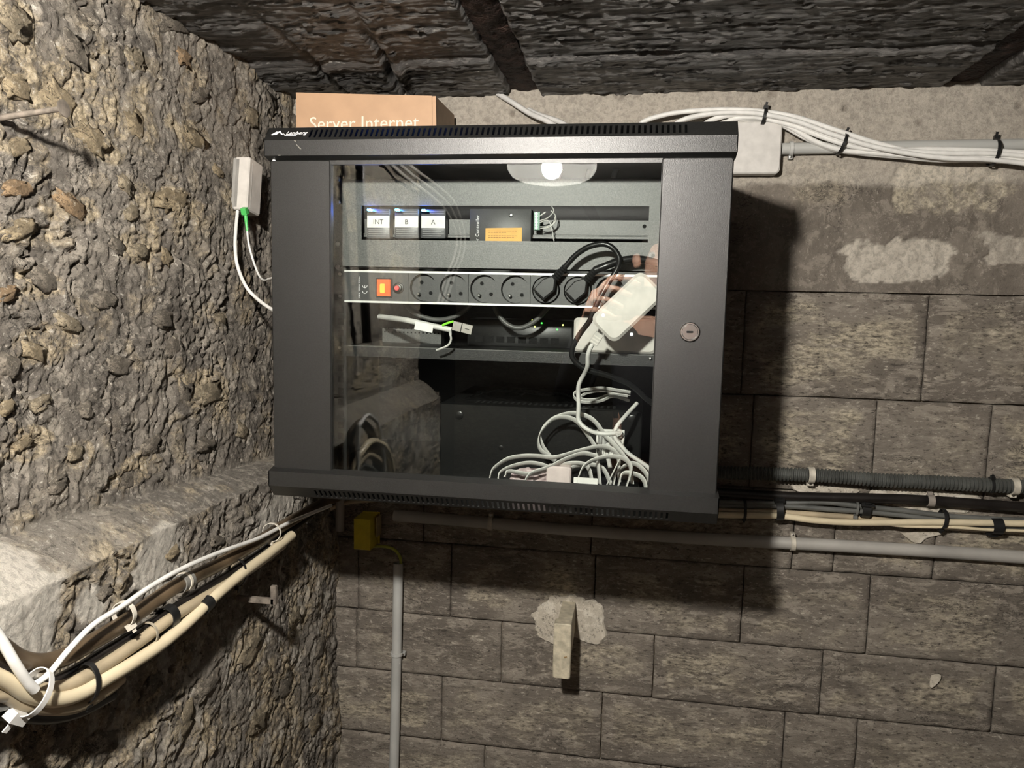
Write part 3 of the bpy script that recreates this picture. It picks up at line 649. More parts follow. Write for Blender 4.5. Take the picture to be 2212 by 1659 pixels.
# door controller with orange sticker
a, b = zx(1015, 451, YM), zx(1146, 535, YM)
ct = thing('door_controller', ((a[0] + b[0]) / 2, YM + 0.012, b[1]), 'dark grey controller box with orange sticker in the panel window', 'controller')
cb = MB().rbox(((a[0] + b[0]) / 2, YM + 0.011, (a[1] + b[1]) / 2), R3, U3, FWD, (b[0] - a[0]) / 2, (a[1] - b[1]) / 2, 0.011, 0.001, 3, 0.0008).build('case', M('controller_grey', (0.075, 0.075, 0.075), 0.45, bump=(700, 0.3, 0.0005)), ct, 40)
l0, l1 = zx(1049, 493, YM), zx(1127, 523, YM)
st = MB().hexa([(l0[0], YM - 0.0002, l1[1]), (l1[0], YM - 0.0002, l1[1]), (l1[0], YM, l1[1]), (l0[0], YM, l1[1]), (l0[0], YM - 0.0004, l0[1]), (l1[0], YM - 0.0004, l0[1] + 0.001), (l1[0], YM, l0[1] + 0.001), (l0[0], YM, l0[1])]).build('orange_sticker', M('orange_sticker', (0.78, 0.42, 0.10), 0.6), ct)
pr2 = MB()
for k, w in enumerate((1.0, 0.7, 0, 1.0, 0.95)):
    zz = l0[1] - 0.0035 - k * 0.0022; 
    if w: 
        for j in range(int(11 * w)): pr2.box(l0[0] + 0.004 + j * 0.0037, l0[0] + 0.004 + j * 0.0037 + 0.0027, YM - 0.0006, YM - 0.0004, zz - 0.0003, zz + 0.0003)
pr2.build('sticker_print', M('brown_ink', (0.2, 0.10, 0.03), 0.6), st)['kind'] = 'stuff'
text('controller_lettering', 'or Controller', 0.0065, (zx(1034, 525, YM)[0], YM - 0.0003, zx(1034, 525, YM)[1]), (0, 0, 1), (-1, 0, 0), m_white_print, cb, 0.0001, spacing=1.05)
c = PY(1104, 465, YM); o = MB().lathe(c, FWD, [(0.0030, 0), (0.0030, 0.0006), (0.0022, 0.0008)], 18).build('screw', m_blk, ct, 40)
MB().lathe(c + FWD * 0.0008, FWD, [(0.0012, 0), (0.0012, 0.0003)], 8).build('screw_recess', m_steel, o)
# green terminal block with its wires
tb = thing('terminal_block', PY(1160, 495, YM), 'green screw terminal block with thin white wires', 'terminal block')
a, b = zx(1154, 458, YM), zx(1166, 497, YM)
tbb = MB().box(a[0], b[0], YM - 0.002, YM + 0.010, b[1], a[1]).build('terminal_body', M('terminal_green', (0.03, 0.16, 0.09), 0.4), tb)
for k in range(6):
    c = PY(1158.5, 461.5 + 6.2 * k, YM - 0.002); MB().lathe(c, FWD, [(0.0017, 0), (0.0017, 0.0003)], 10).build('terminal_screw', M('pale_screw', (0.6, 0.66, 0.6), 0.4, 0.6), tb)
for pts in ([(1166, 467), (1178, 458), (1174, 462)], [(1166, 477), (1184, 470), (1196, 456), (1192, 446)], [(1166, 481), (1182, 476), (1190, 488), (1197, 521)], [(1167, 490), (1180, 490), (1195, 482), (1199, 468)], [(1167, 494), (1186, 491), (1200, 478), (1199, 464), (1190, 455)]):
    MB().tube(cr([PY(x, y, YM - 0.001 - 0.002 * math.sin(i)) for i, (x, y) in enumerate(pts)], 6), 0.0008, 6).build('wire', m_cab, tb, 60)

# power strip
YS = YP - 0.014
u1, u0 = zx(1100, 589, YS)[1], zx(1100, 661, YS)[1]
pd = thing('power_strip', (0, YP, u0), 'black rack power strip with aluminium edges and round sockets', 'power strip')
MB().box(-0.2413, 0.2413, YP - 0.0015, YP, u0, u1).build('mounting_plate', m_coat, pd)
mb = MB(); e = 0.0028; m_face = M('socket_black', (0.030, 0.030, 0.029), 0.52, 0, 0.8, bump=(600, 0.3, 0.0005))
for z0_, z1_ in ((u0, u0 + e), (u1 - e, u1)): 
    MB().box(-0.2205, 0.2205, YS - 0.0012, YP + 0.03, z0_, z1_).build('aluminium_edge', m_alu, pd)
x_sw = zx(882, 620, YS)[0]
fz0, fz1 = u0 + e, u1 - e
MB().box(-0.2205, x_sw - 0.0003, YS, YP + 0.02, fz0, fz1).build('switch_face', m_face, pd)
pitch = 0.0431; x_c = zx(914, 626, YS)[0]
def socket_cell(cx, cz, x0, x1, r=0.0192, dep=0.0085):
    """face of one socket: square plate, round recess, floor"""
    ang = sorted([2 * math.pi * i / 32 for i in range(32)] + [math.atan2(zz - cz, xx - cx) % (2 * math.pi) for xx in (x0, x1) for zz in (fz0, fz1)])
    out = []
    for q in ang:
        c, s_ = math.cos(q), math.sin(q); t = 1e9
        if c > 1e-9: t = min(t, (x1 - cx) / c)
        if c < -1e-9: t = min(t, (x0 - cx) / c)
        if s_ > 1e-9: t = min(t, (fz1 - cz) / s_)
        if s_ < -1e-9: t = min(t, (fz0 - cz) / s_)
        out.append((cx + c * t, cz + s_ * t))
    n = len(ang); v = [(x, YP + 0.02, z) for x, z in out] + [(x, YS, z) for x, z in out] + [(cx + r * math.cos(q), YS, cz + r * math.sin(q)) for q in ang] + [(cx + (r - .0008) * math.cos(q), YS + dep, cz + (r - .0008) * math.sin(q)) for q in ang]
    f = [(j * n + i, j * n + (i + 1) % n, (j + 1) * n + (i + 1) % n, (j + 1) * n + i) for j in range(3) for i in range(n)] + [tuple(range(3 * n, 4 * n))]
    return MB().add(v, f)
for k in range(8):
    cx = x_c + pitch * k; cz = zx(914 + 66.2 * k, 624.5 + 1.0 * k, YS)[1]; cz = (fz0 + fz1) / 2
    so = socket_cell(cx, cz, cx - pitch / 2 + (0.0003 if k % 2 == 0 else 0), min(cx + pitch / 2 - (0.0003 if k % 2 else 0), 0.2205), r=min(0.0192, (fz1 - fz0) / 2 - 0.0004)).build('socket', m_face, pd, 40)
    yf = YS + 0.0085
    for dx, dz in ((-0.0045, 0.0075), (0.0088, -0.0072)):
        MB().lathe((cx + dx, yf, cz + dz), FWD, [(0.0030, -0.0005), (0.0030, 0.0004), (0.0024, 0.0004)], 14).build('contact_rim', m_blk, so); MB().lathe((cx + dx, yf, cz + dz), FWD, [(0.0024, 0), (0.0024, 0.0006)], 14).build('contact_hole', m_hole, so)
    MB().lathe((cx - 0.0072, yf, cz - 0.0088), FWD, [(0.0023, 0), (0.0023, 0.0065), (0.0014, 0.008)], 14).build('earth_pin', m_chrome, so, 40)
# rocker switch, breaker button, printing
a, b = zx(815, 603, YS), zx(845, 640, YS)
sw = MB().rbox(((a[0] + b[0]) / 2, YS + 0.001, (a[1] + b[1]) / 2), R3, U3, FWD, (b[0] - a[0]) / 2 + 0.002, (a[1] - b[1]) / 2 + 0.002, 0.002, 0.001, 2, 0.0004).build('rocker_switch', m_blk, pd)
xm = (a[0] + b[0]) / 2; zm = (a[1] + b[1]) / 2; hw, hh = (b[0] - a[0]) / 2, (a[1] - b[1]) / 2
m_neon = M('lit_orange_rocker', (0.75, 0.12, 0.04), 0.3, emit=((1.0, 0.16, 0.03), 0.55)); 
MB().prism([(xm - hw, YS - 0.002, zm - hh), (xm - hw * .2, YS - 0.0028, zm - hh), (xm + hw, YS - 0.0062, zm - hh), (xm + hw, YS, zm - hh), (xm - hw, YS, zm - hh)], (0, 0, 1), 0, hh * 2).build('rocker', m_neon, sw)
MB().rbox((xm - 0.001, YS - 0.0031, zm - 0.001), R3, U3, FWD, hw * .42, hh * .55, 0.0008, 0.002, 3, 0.0002).build('neon_glow', M('neon_glow', (0.9, 0.4, 0.05), 0.3, emit=((1.0, 0.36, 0.04), 1.0)), sw)
c = PY(861, 622.5, YS)
br = MB().lathe(c, FWD, [(0.0078, 0), (0.0078, 0.0012), (0.0062, 0.002), (0.0056, 0.002), (0.0056, 0.006), (0.0040, 0.0065)], 28).build('breaker_collar', m_blk, pd, 30)
MB().lathe(c + FWD * 0.006, FWD, [(0.0036, 0), (0.0036, 0.0028), (0.0028, 0.0036)], 20).build('red_button', M('red_button', (0.72, 0.10, 0.10), 0.4), br, 40)
text('rating_print', 'MAX. 3500W 230V~', 0.0046, (zx(778, 644, YS)[0], YS - 0.0003, zx(778, 644, YS)[1]), (0, 0, 1), (-1, 0, 0), m_white_print, pd, 0.0001, width=0.030)
c = np.array([zx(787, 622, YS)[0], YS - 0.0003, zx(787, 622, YS)[1]])
ce = MB()
for dz, bar in ((-0.0042, False), (0.0036, True)):
    pth = [c + np.array([0.0034 * math.cos(q) + 0.0008, 0, dz + 0.0034 * math.sin(q)]) for q in np.linspace(math.pi * 1.0, math.pi * 2.0, 12)]
    ce.ribbon(pth, (0, 0, 1), 0.0009, 0.0003) if False else ce.tube(pth, 0.00045, 4)
    if bar: ce.tube([c + np.array([0.0008, 0, dz]), c + np.array([0.0008, 0, dz - 0.0032])], 0.00045, 4)
ce.build('conformity_mark', m_white_print, pd)
for a_, b_ in ((734.5, 592), (735, 640)): pan_screw(a_, b_, pd, YP - 0.0015, 0.0024)

# two mains plugs with black leads
m_lead = M('black_lead', (0.010, 0.010, 0.010), 0.3)
def mains_plug(dx, dy, path, r, label, k):
    cx = x_c + pitch * k; cz = (fz0 + fz1) / 2
    t = thing('power_plug', (cx, YS + 0.012, cz), label, 'plug', 'mains plugs in the power strip')
    MB().lathe((cx, YS + 0.0082, cz), FWD, [(0.0178, 0), (0.0178, 0.010), (0.0170, 0.012)], 32).build('plug_base', m_blk, t, 35)
    pts = [(1154, 626), (1176, 603), (1197, 596), (1203, 603), (1200, 628), (1176, 648)]
    Yg = YS - 0.004
    MB().prism([PY(x + dx, y + dy, Yg) for x, y in pts], FWD, 0, 0.017, 0.003).build('plug_body', M('plug_black', (0.03, 0.03, 0.03), 0.45), t)
    p0, p1 = PY(1198 + dx, 602 + dy, Yg - 0.010), PY(1221 + dx, 576 + dy, Yg - 0.013); prof = []
    L_ = np.linalg.norm(p1 - p0)
    for i in range(13): prof.append(((0.0062 if i % 2 else 0.0047) * (1 - 0.018 * i), L_ * i / 12))
    MB().lathe(p0, p1 - p0, prof, 14).build('strain_relief', m_blk, t)
    MB().tube(cr([p1 - (p1 - p0) * .1] + [PY(x, y, Yv) for x, y, Yv in path], 6), r, 10).build('lead', m_lead, t, 60)
mains_plug(0, 0, [(1243, 552, -.404), (1270, 534, -.408), (1300, 527, -.411), (1320, 533, -.412), (1333, 547, -.412), (1338, 562, -.412), (1333, 581, -.411), (1315, 610, -.411), (1297, 641, -.412), (1284, 668, -.412), (1273, 694, -.410), (1253, 721, -.406), (1239, 746, -.402), (1235, 764, -.400), (1241, 779, -.399), (1257, 793, -.398), (1279, 802, -.396), (1306, 809, -.393), (1332, 818, -.39), (1359, 830, -.385), (1381, 847, -.38), (1402, 866, -.375), (1440, 890, -.37)], 0.0037, 'black mains plug with its lead looping down past the white device', 4)
mains_plug(67, 5, [(1310, 574, -.402), (1335, 565, -.40), (1365, 560, -.398), (1395, 562, -.396), (1430, 572, -.394), (1470, 590, -.39)], 0.0052, 'black mains plug with its lead arching right behind the door frame', 5)

# tilted white device in front of the power strip
t = thing('network_adapter', PY(1352, 662, -.425), 'white rounded network device hanging tilted over the power strip', 'network device')
def tilt_axes(p, q, Y):
    a_, b_ = PY(*p, Y), PY(*q, Y); u = b_ - a_; L_ = np.linalg.norm(u); u /= L_; return a_, b_, u, np.cross(FWD, u), L_
a_, b_, u, w_, L_ = tilt_axes((1300, 716), (1411, 610), -.425)
MB().rbox((a_ + b_) / 2, u, w_, FWD, L_ / 2, 0.0228, 0.0095, 0.0105, 8, 0.0035).build('shell', m_wht, t, 35)
MB().lathe(PY(1303, 681, -.4346), FWD, [(0.0018, 0), (0.0018, 0.0003)], 14).build('led', M('white_led', (1, 1, 1), 0.3, emit=((0.9, 0.95, 1.0), 4.0)), t)
# its white cable down to the cabinet floor
t = thing('network_cable', PY(1284, 735, -.424), 'white round network cable plugged into the tilted white device', 'cable')
pa, pb, u, w_, L_ = tilt_axes((1296, 720), (1281, 743), -.424)
pg = MB().rbox((pa + pb) / 2, u, w_, FWD, L_ / 2, 0.006, 0.004, 0.001, 2, 0.0005).build('plug', M('clear_plug', (0.66, 0.64, 0.6), 0.2, trans=0.3), t)
hb = MB()
for k in range(3): hb.obox(pa + u * (0.006 + 0.004 * k) + FWD * 0.0042, u, w_, FWD, 0.0008, 0.005, 0.0004)
hb.build('plug_ribs', m_wht, pg)
MB().tube(cr([PY(x, y, Yv) for x, y, Yv in [(1281, 742, -.424), (1275, 752, -.423), (1270, 768, -.418), (1269, 791, -.408), (1263, 806, -.396), (1254, 822, -.388), (1249, 840, -.384), (1250, 878, -.382), (1249, 903, -.382), (1256, 917, -.384), (1272, 929, -.386), (1288, 935, -.386), (1310, 937, -.386), (1336, 936, -.384), (1344, 942, -.375), (1325, 956, -.372), (1310, 966, -.37), (1318, 1010, -.37)]], 6), 0.0030, 10).build('jacket', m_cab, t, 60)
t = thing('network_cable', PY(1345, 960, -.38), 'white round network cable rising behind the black leads beside the barcode label', 'cable')
MB().tube(cr([PY(x, y, Yv) for x, y, Yv in [(1376, 871, -.35), (1362, 886, -.36), (1348, 902, -.372), (1334, 919, -.38), (1328, 934, -.382), (1330, 948, -.384), (1343, 964, -.384), (1358, 980, -.384), (1384, 998, -.384), (1402, 1012, -.384), (1430, 1050, -.384)]], 6), 0.0029, 10).build('jacket', m_cab, t, 60)
# knot of tie holding both
t = tag(MB().tube([PY(1336, 934, -.386) + np.array([0.0045 * math.cos(q), 0.004 * math.sin(q), 0.0045 * math.sin(q) * .8]) for q in np.linspace(0, 6.28, 14)], 0.0009, 6).build('cable_tie', M('clear_tie', (0.5, 0.5, 0.48), 0.3), None, 60), 'small tie holding two white cables in front of barcode label', 'cable tie')

# shelf with router, switch and spare cable
h1, h0 = zx(1100, 757, YP)[1], zx(1100, 781, YP)[1]
sh = thing('rack_shelf', (0, YP, h0), 'black rack shelf with front lip below the power strip', 'shelf')
MB().box(-0.2413, 0.2413, YP - 0.0015, YP, h0, h1).box(-0.22, 0.22, YP, -0.13, h1 - 0.0016, h1 - 0.0001).build('tray', m_coat, sh)
MB().box(-0.2205, 0.2205, YP - 0.0019, YP - 0.0002, h1 - 0.0009, h1 + 0.0003).build('lip_edge', m_panel, sh)
for a_, b_ in ((734, 751), (1405, 775)): pan_screw(a_, b_, sh, YP - 0.0015, 0.0024)
a, b = zx(826, 709, -.27), zx(953, 726, -.27)
ps = MB().box(a[0], b[0], -.27, -.25, h1, a[1]).build('perforated_strip', m_panel, sh)
hb = MB()
for i in range(15):
    for j in range(2):
        hb.box(a[0] + 0.004 + i * 0.0062 - 0.0011, a[0] + 0.004 + i * 0.0062 + 0.0011, -.2706, -.2698, b[1] + 0.003 + j * 0.006, b[1] + 0.0052 + j * 0.006)
hb.build('perforations', m_hole, ps)['kind'] = 'stuff'
YR = -0.352
a, b = zx(1240, 686, YR), zx(1413, 757, YR)
t = thing('router', ((a[0] + 0.215) / 2, YR + 0.05, h1), 'white router box lying on the shelf behind the tilted device', 'router')
MB().rbox(((a[0] + 0.2175) / 2, YR + 0.07, (h1 + a[1]) / 2 + 0.0002), R3, U3, FWD, (0.2175 - a[0]) / 2, (a[1] - h1) / 2, 0.07, 0.006, 5, 0.003).build('shell', m_wht, t, 35)
MB().lathe(PY(1364, 722, YR - 0.0003), FWD, [(0.0019, 0), (0.0019, 0.0003)], 14).build('led', MATS['white_led'], t)
YW = -0.29
a, b = zx(1010, 688, YW), zx(1236, 740, YW)
t = thing('network_switch', ((a[0] + b[0]) / 2, YW + 0.04, h1), 'small black network switch on the shelf with green and yellow lights', 'network switch')
sb = MB().rbox(((a[0] + b[0]) / 2, YW + 0.04, (h1 + a[1]) / 2), R3, U3, FWD, (b[0] - a[0]) / 2, (a[1] - h1) / 2, 0.04, 0.002, 3, 0.001).build('case', m_blk, t, 40)
pt_ = MB()
for k in range(8): pt_.box(a[0] + 0.012 + k * 0.0165, a[0] + 0.024 + k * 0.0165, YW - 0.0006, YW, h1 + 0.006, h1 + 0.015)
pt_.build('ports', m_hole, sb)['kind'] = 'stuff'
for x, y, cl in ((1143, 700, 'g'), (1170, 698, 'g'), (1155, 706, 'y'), (1204, 712, 'g'), (1150, 692, 'y'), (1216, 702, 'y')):
    MB().lathe(PY(x, y, YW - 0.0002), FWD, [(0.0012, 0), (0.0012, 0.0008)], 10).build('led', M('green_led' if cl == 'g' else 'yellow_led', (0.1, .8, .1), .3, emit=((0.05, 1.0, 0.06) if cl == 'g' else (0.85, 0.95, 0.15), 6.0)), t)
t = thing('network_cable', PY(975, 708, -.385), 'white network cable with a paper flag and metal plug lying across the shelf', 'cable')
MB().tube(cr([PY(x, y, Yv) for x, y, Yv in ((820, 684, -.33), (852, 688, -.36), (880, 692, -.385), (925, 702, -.395), (958, 709, -.395), (976, 713, -.395))], 6), 0.0040, 12).build('jacket', m_cab, t, 60)
a_, b_, u, w_, L_ = tilt_axes((897, 698), (936, 706), -.3995)
MB().obox((a_ + b_) / 2 - w_ * 0.003, u, w_, FWD, L_ / 2, 0.0055, 0.0003).build('paper_flag', m_paper, t)
a_, b_, u, w_, L_ = tilt_axes((980, 703), (1021, 713), -.396)
pl = MB().obox((a_ + b_) / 2, u, w_, FWD, L_ / 2, 0.0062, 0.005).build('metal_plug', M('brushed_plug', (0.42, 0.40, 0.37), 0.35, 0.9), t)
MB().obox(a_ + u * L_ * .45 + FWD * .0052, u, w_, FWD, 0.0006, 0.0062, 0.0004).obox(a_ + u * L_ * .75 + FWD * .0052, u, w_, FWD, 0.003, 0.0004, 0.0004).build('plug_seams', m_blk, pl)
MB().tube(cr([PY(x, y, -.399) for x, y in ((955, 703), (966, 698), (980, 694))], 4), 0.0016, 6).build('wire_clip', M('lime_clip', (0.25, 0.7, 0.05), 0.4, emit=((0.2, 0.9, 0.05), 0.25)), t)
MB().tube(cr([PY(x, y, -.40) for x, y in ((972, 712), (973, 722), (974, 735), (966, 747), (942, 757))], 5), [0.0022] * 6 + [0.0016] * 15, 6).build('tie_tail', m_cab, t, 60)
# grey leads hanging behind the power strip
for i, pts in enumerate(([(868, 640), (890, 672), (930, 689), (970, 688), (1005, 670), (1030, 640)], [(1062, 640), (1072, 672), (1095, 700), (1125, 708), (1160, 690), (1195, 650)])):
    tag(MB().tube(cr([PY(x, y, -.335) for x, y in pts], 6), 0.0036, 8).build('hanging_lead', M('grey_lead', (0.10, 0.10, 0.095), 0.4), None, 60), ['dark lead sagging behind the strip above the perforated shelf', 'dark lead sagging behind the strip above the network switch'][i], 'cable')

# black box on the cabinet floor
YU = -0.318
a, b = zx(950, 873, YU), zx(1388, 900, YU); ztop = zx(1150, 879, YU)[1]
t = thing('battery_unit', ((a[0] + b[0]) / 2, -0.2, FLOOR), 'large black box with barcode label standing on the cabinet floor', 'battery unit')
ub = MB().rbox(((a[0] + b[0]) / 2, -0.2, (FLOOR + ztop) / 2 + 0.0002), R3, (0, 1, 0), U3, (b[0] - a[0]) / 2, 0.118, (ztop - FLOOR) / 2, 0.003, 3, 0.0016).build('case', M('battery_black', (0.010, 0.010, 0.010), 0.3), t, 40)
vt = MB()
for k in range(24): vt.box(a[0] + 0.05 + 0.009 * k, a[0] + 0.054 + 0.009 * k, -0.30, -0.275, ztop - 0.0002, ztop + 0.0004)
vt.build('vent_slots', m_hole, ub)['kind'] = 'stuff'
for x, y in ((992, 897), (1366, 905), (1082, 967)):
    MB().lathe(PY(x, y, YU), FWD, [(0.006, 0), (0.006, 0.0008), (0.005, 0.0012)] if y < 950 else [(0.0035, 0), (0.0035, 0.001), (0.002, 0.0014)], 24).build('round_cap', MATS['battery_black'], t, 30)
l0, l1 = zx(1289, 926, YU), zx(1347, 990, YU)
lab = MB().box(l0[0], l1[0], YU - 0.0004, YU, l1[1], l0[1]).build('barcode_label', m_paper, t)
pr2 = MB(); xx = l0[0] + 0.002
while xx < l1[0] - 0.003:
    w = random.choice((0.0005, 0.0008, 0.0012)); pr2.box(xx, xx + w, YU - 0.0006, YU - 0.0004, l1[1] + 0.004 + 0.006 * random.random(), l0[1] - 0.002 - 0.003 * random.random()); xx += w + random.choice((0.0006, 0.0009))
pr2.build('label_bars', m_ink, lab)['kind'] = 'stuff'
# clear plastic bag lying on it
n = 46; U, V = np.meshgrid(np.linspace(0, 1, n), np.linspace(0, 1, 26), indexing='ij')
xa, xb = zx(1012, 850, -.27)[0], zx(1235, 850, -.27)[0]
hgt = 0.004 + 0.013 * np.sin(np.pi * U) ** .5 * np.sin(np.pi * V) ** .6 * (0.6 + 0.7 * np.abs(fbm(U * 7, V * 5, 61, 4))) + 0.003 * fbm(U * 20, V * 12, 63, 3)
bag = grid('plastic_bag', np.stack([xa + (xb - xa) * U + 0.006 * fbm(U * 3, V * 6, 65, 2), -.285 + 0.085 * V + 0.01 * fbm(U * 4, V, 66, 2), ztop + np.maximum(hgt, 0.001)], -1), glass('clear_film', 0.16, (0.72, 0.72, 0.72), 0.08, (0.5, 0.5, 0.5)), None)
tag(bag, 'crumpled clear plastic bag on the black box', 'plastic bag')

# flat white cables
def flat(pts, Y, label, wd=(0.25, -0.65, 0.75), w=0.0084, group=None, Y2=None):
    k = len(pts); p = cr([PY(x, y, Y + ((Y2 - Y) * i / (k - 1) if Y2 else 0)) for i, (x, y) in enumerate(pts)], 7)
    return tag(MB().ribbon(p, wd, w, 0.0017).build('flat_cable', m_cab, None, 50), label, 'flat cable', group)
flat([(1362, 847), (1330, 842), (1300, 838), (1268, 841), (1245, 846), (1240, 856), (1250, 866), (1275, 869), (1300, 865), (1325, 856), (1360, 866)], -.295, 'folded white flat cable on top of the black box', (0, -0.6, .8), 0.005)
flat([(1362, 852), (1330, 848), (1300, 844), (1270, 848), (1256, 856), (1262, 863), (1290, 862), (1320, 852), (1356, 855)], -.285, 'inner loop of white flat cable folded on the black box', (0, -.6, .8), 0.005)
flat([(1288, 968), (1268, 937), (1246, 910), (1220, 901), (1195, 906), (1172, 929), (1163, 949), (1167, 970), (1186, 986), (1200, 996)], -.365, 'white flat cable standing in an open round loop, inner turn')
flat([(1195, 994), (1172, 962), (1168, 934), (1189, 908), (1220, 895), (1246, 893), (1272, 901), (1289, 915), (1305, 938), (1312, 948)], -.358, 'white flat cable standing in an open round loop, outer turn')
HL = 'white flat cable curving through the heap on the cabinet floor'; HG = 'flat cables heaped on the cabinet floor'
for pts, Y, Y2 in (([(1055, 1046), (1061, 1021), (1071, 1008), (1097, 991), (1129, 985), (1160, 985), (1189, 988), (1212, 985), (1246, 975), (1289, 965), (1315, 967), (1330, 977), (1336, 990), (1338, 1040)], -.40, -.385),
                   ([(1130, 1046), (1147, 1023), (1186, 1009), (1220, 992), (1255, 980), (1277, 982), (1290, 992), (1296, 1046)], -.412, -.40),
                   ([(1245, 1050), (1249, 1032), (1260, 1009), (1281, 994), (1315, 986), (1346, 990), (1361, 1004), (1361, 1025), (1352, 1055)], -.418, -.415),
                   ([(1090, 1030), (1100, 1018), (1143, 1024), (1180, 1016), (1212, 1003), (1255, 1001), (1272, 1013), (1280, 1046)], -.405, -.395),
                   ([(1311, 944), (1332, 966), (1349, 987), (1361, 1006), (1366, 1045)], -.39, -.40),
                   ([(1325, 1046), (1332, 1022), (1356, 1003), (1377, 1004), (1399, 1028), (1404, 1060)], -.40, -.40),
                   ([(1335, 1050), (1346, 1023), (1375, 1025), (1392, 1040), (1396, 1070)], -.412, -.412),
                   ([(1339, 992), (1325, 1020), (1310, 1050)], -.416, -.41),
                   ([(1075, 1050), (1080, 1022), (1110, 1006), (1150, 1000), (1190, 1012), (1230, 1046)], -.39, -.38),
                   ([(1200, 1050), (1225, 1016), (1262, 1004), (1300, 1010), (1320, 1046)], -.395, -.39)):
    flat(pts, Y, HL, group=HG, Y2=Y2)
mk = PY(1207, 1032, -.405)
tag(MB().rbox((mk[0], -.400, FLOOR + 0.026), R3, U3, FWD, 0.0165, 0.0258, 0.010, 0.003, 3, 0.0015).build('power_adapter', M('pinkish_plastic', (0.68, 0.58, 0.56), 0.4), None, 40), 'small pinkish white power adapter among the heaped flat cables', 'power adapter')
mk = PY(1262, 1034, -.42)
cd_ = tag(MB().rbox((mk[0] + .002, -.4215, FLOOR + 0.021), R3, U3, FWD, 0.016, 0.0205, 0.0004, 0.001, 2, 0.0001).build('paper_card', m_paper, None), 'white paper card printed EU leaning in the heap of cables', 'card')
text('card_text', 'EU.', 0.0055, PY(1258, 1030, -.4222), R3, U3, m_ink, cd_, 0.0001)
n = 24; U, V = np.meshgrid(np.linspace(-1, 1, n), np.linspace(-1, 1, n), indexing='ij'); cx, cz = zx(1150, 1010, -.385)
tag(grid('crumpled_wrapper', np.stack([cx + 0.03 * U + 0.003 * fbm(U * 4, V * 4, 73, 3), -.385 - 0.006 * fbm(U * 5, V * 5, 71, 4), FLOOR + 0.0215 + 0.0215 * V * (1 - .3 * U ** 2)], -1), M('pinkish_film', (0.5, 0.40, 0.40), 0.35), None), 'crumpled pinkish wrapper under the flat cables', 'wrapper')

# ================================================================== things on the cabinet
zc = zt - 0.0012
YB = -0.16
m_card = M('printed_cardboard', (0.50, 0.315, 0.19), 0.6, var=(30, 0.05)); m_cardin = M('raw_cardboard', (0.26, 0.18, 0.115), 0.7)
tl, trr = PY(640, 201, YB), PY(941, 208, YB); zbx = (tl[2] + trr[2]) / 2
bxo = thing('cardboard_box', ((tl[0] + trr[0]) / 2, -0.1, zc), 'brown cardboard box lettered Server Internet on top of the cabinet', 'box')
MB().hexa([(tl[0], YB, zc), (trr[0] + .003, YB, zc), (trr[0] + .003, -0.03, zc), (tl[0], -0.03, zc), (tl[0], YB, tl[2]), (trr[0], YB, trr[2]), (trr[0], -0.03, trr[2]), (tl[0], -0.03, tl[2])]).build('carton', m_cardin, bxo)
fp = MB().hexa([(tl[0], YB - .0016, zc), (trr[0] - .004, YB - .0016, zc), (trr[0] - .004, YB, zc), (tl[0], YB, zc), (tl[0], YB - .0016, tl[2] + .0005), (trr[0] - .006, YB - .0016, trr[2] + .0005), (trr[0] - .006, YB, trr[2] + .0005), (tl[0], YB, tl[2] + .0005)]).build('front_flap', m_card, bxo)
MB().hexa([(trr[0] - .0030, YB - .0012, zc), (trr[0] + .004, YB - .0012, zc), (trr[0] + .004, YB, zc), (trr[0] - .0030, YB, zc), (trr[0] - .0052, YB - .0012, trr[2]), (trr[0] + .0005, YB - .0012, trr[2]), (trr[0] + .0005, YB, trr[2]), (trr[0] - .0052, YB, trr[2])]).build('side_flap', m_card, bxo)
text('box_lettering', 'Server Internet', 0.03, PY(668, 281, YB - .0018), R3, U3, M('cream_print', (0.82, 0.72, 0.6), 0.6), fp, 0.0002, width=PY(903, 275, YB)[0] - PY(668, 275, YB)[0])

# bare-metal chips in the cabinet's paint
for poly in ([(634.5, 303.5), (638, 303), (640, 307), (637, 306)], [(638.5, 311), (641, 312), (651, 322), (648, 322)], [(600.5, 334.5), (606, 334.5), (606, 336.5), (601, 336.5)]):
    MB().prism([PY(a_, b_, YFA - 0.0002) for a_, b_ in poly], FWD, 0, 0.0002).build('paint_chip', m_steel, top_f)

# ================================================================== pipes, cables and boxes on the back wall
m_con = M('grey_conduit', (0.36, 0.345, 0.32), 0.45, var=(12, 0.12)); m_con2 = M('pale_grey_conduit', (0.44, 0.44, 0.42), 0.45, var=(12, 0.08))
m_clip = M('old_white_clip', (0.55, 0.51, 0.43), 0.5, var=(90, 0.2)); m_tie = M('black_tie', (0.012, 0.012, 0.012), 0.4)
m_cor = M('corrugated_black', (0.062, 0.065, 0.06), 0.5, var=(30, 0.3)); m_pipe = M('black_pipe', (0.012, 0.010, 0.009), 0.32, var=(25, 0.4))
m_gc = M('grey_cable', (0.11, 0.112, 0.105), 0.45, var=(25, 0.25)); m_cream = M('cream_cable', (0.66, 0.57, 0.40), 0.4, var=(20, 0.08)); m_cream2 = M('aged_cream_cable', (0.40, 0.33, 0.225), 0.45, var=(18, 0.2))
m_brown = M('brown_black_cable', (0.085, 0.060, 0.036), 0.35, var=(14, 0.6)); m_wc = M('white_cable_gloss', (0.74, 0.73, 0.70), 0.35)

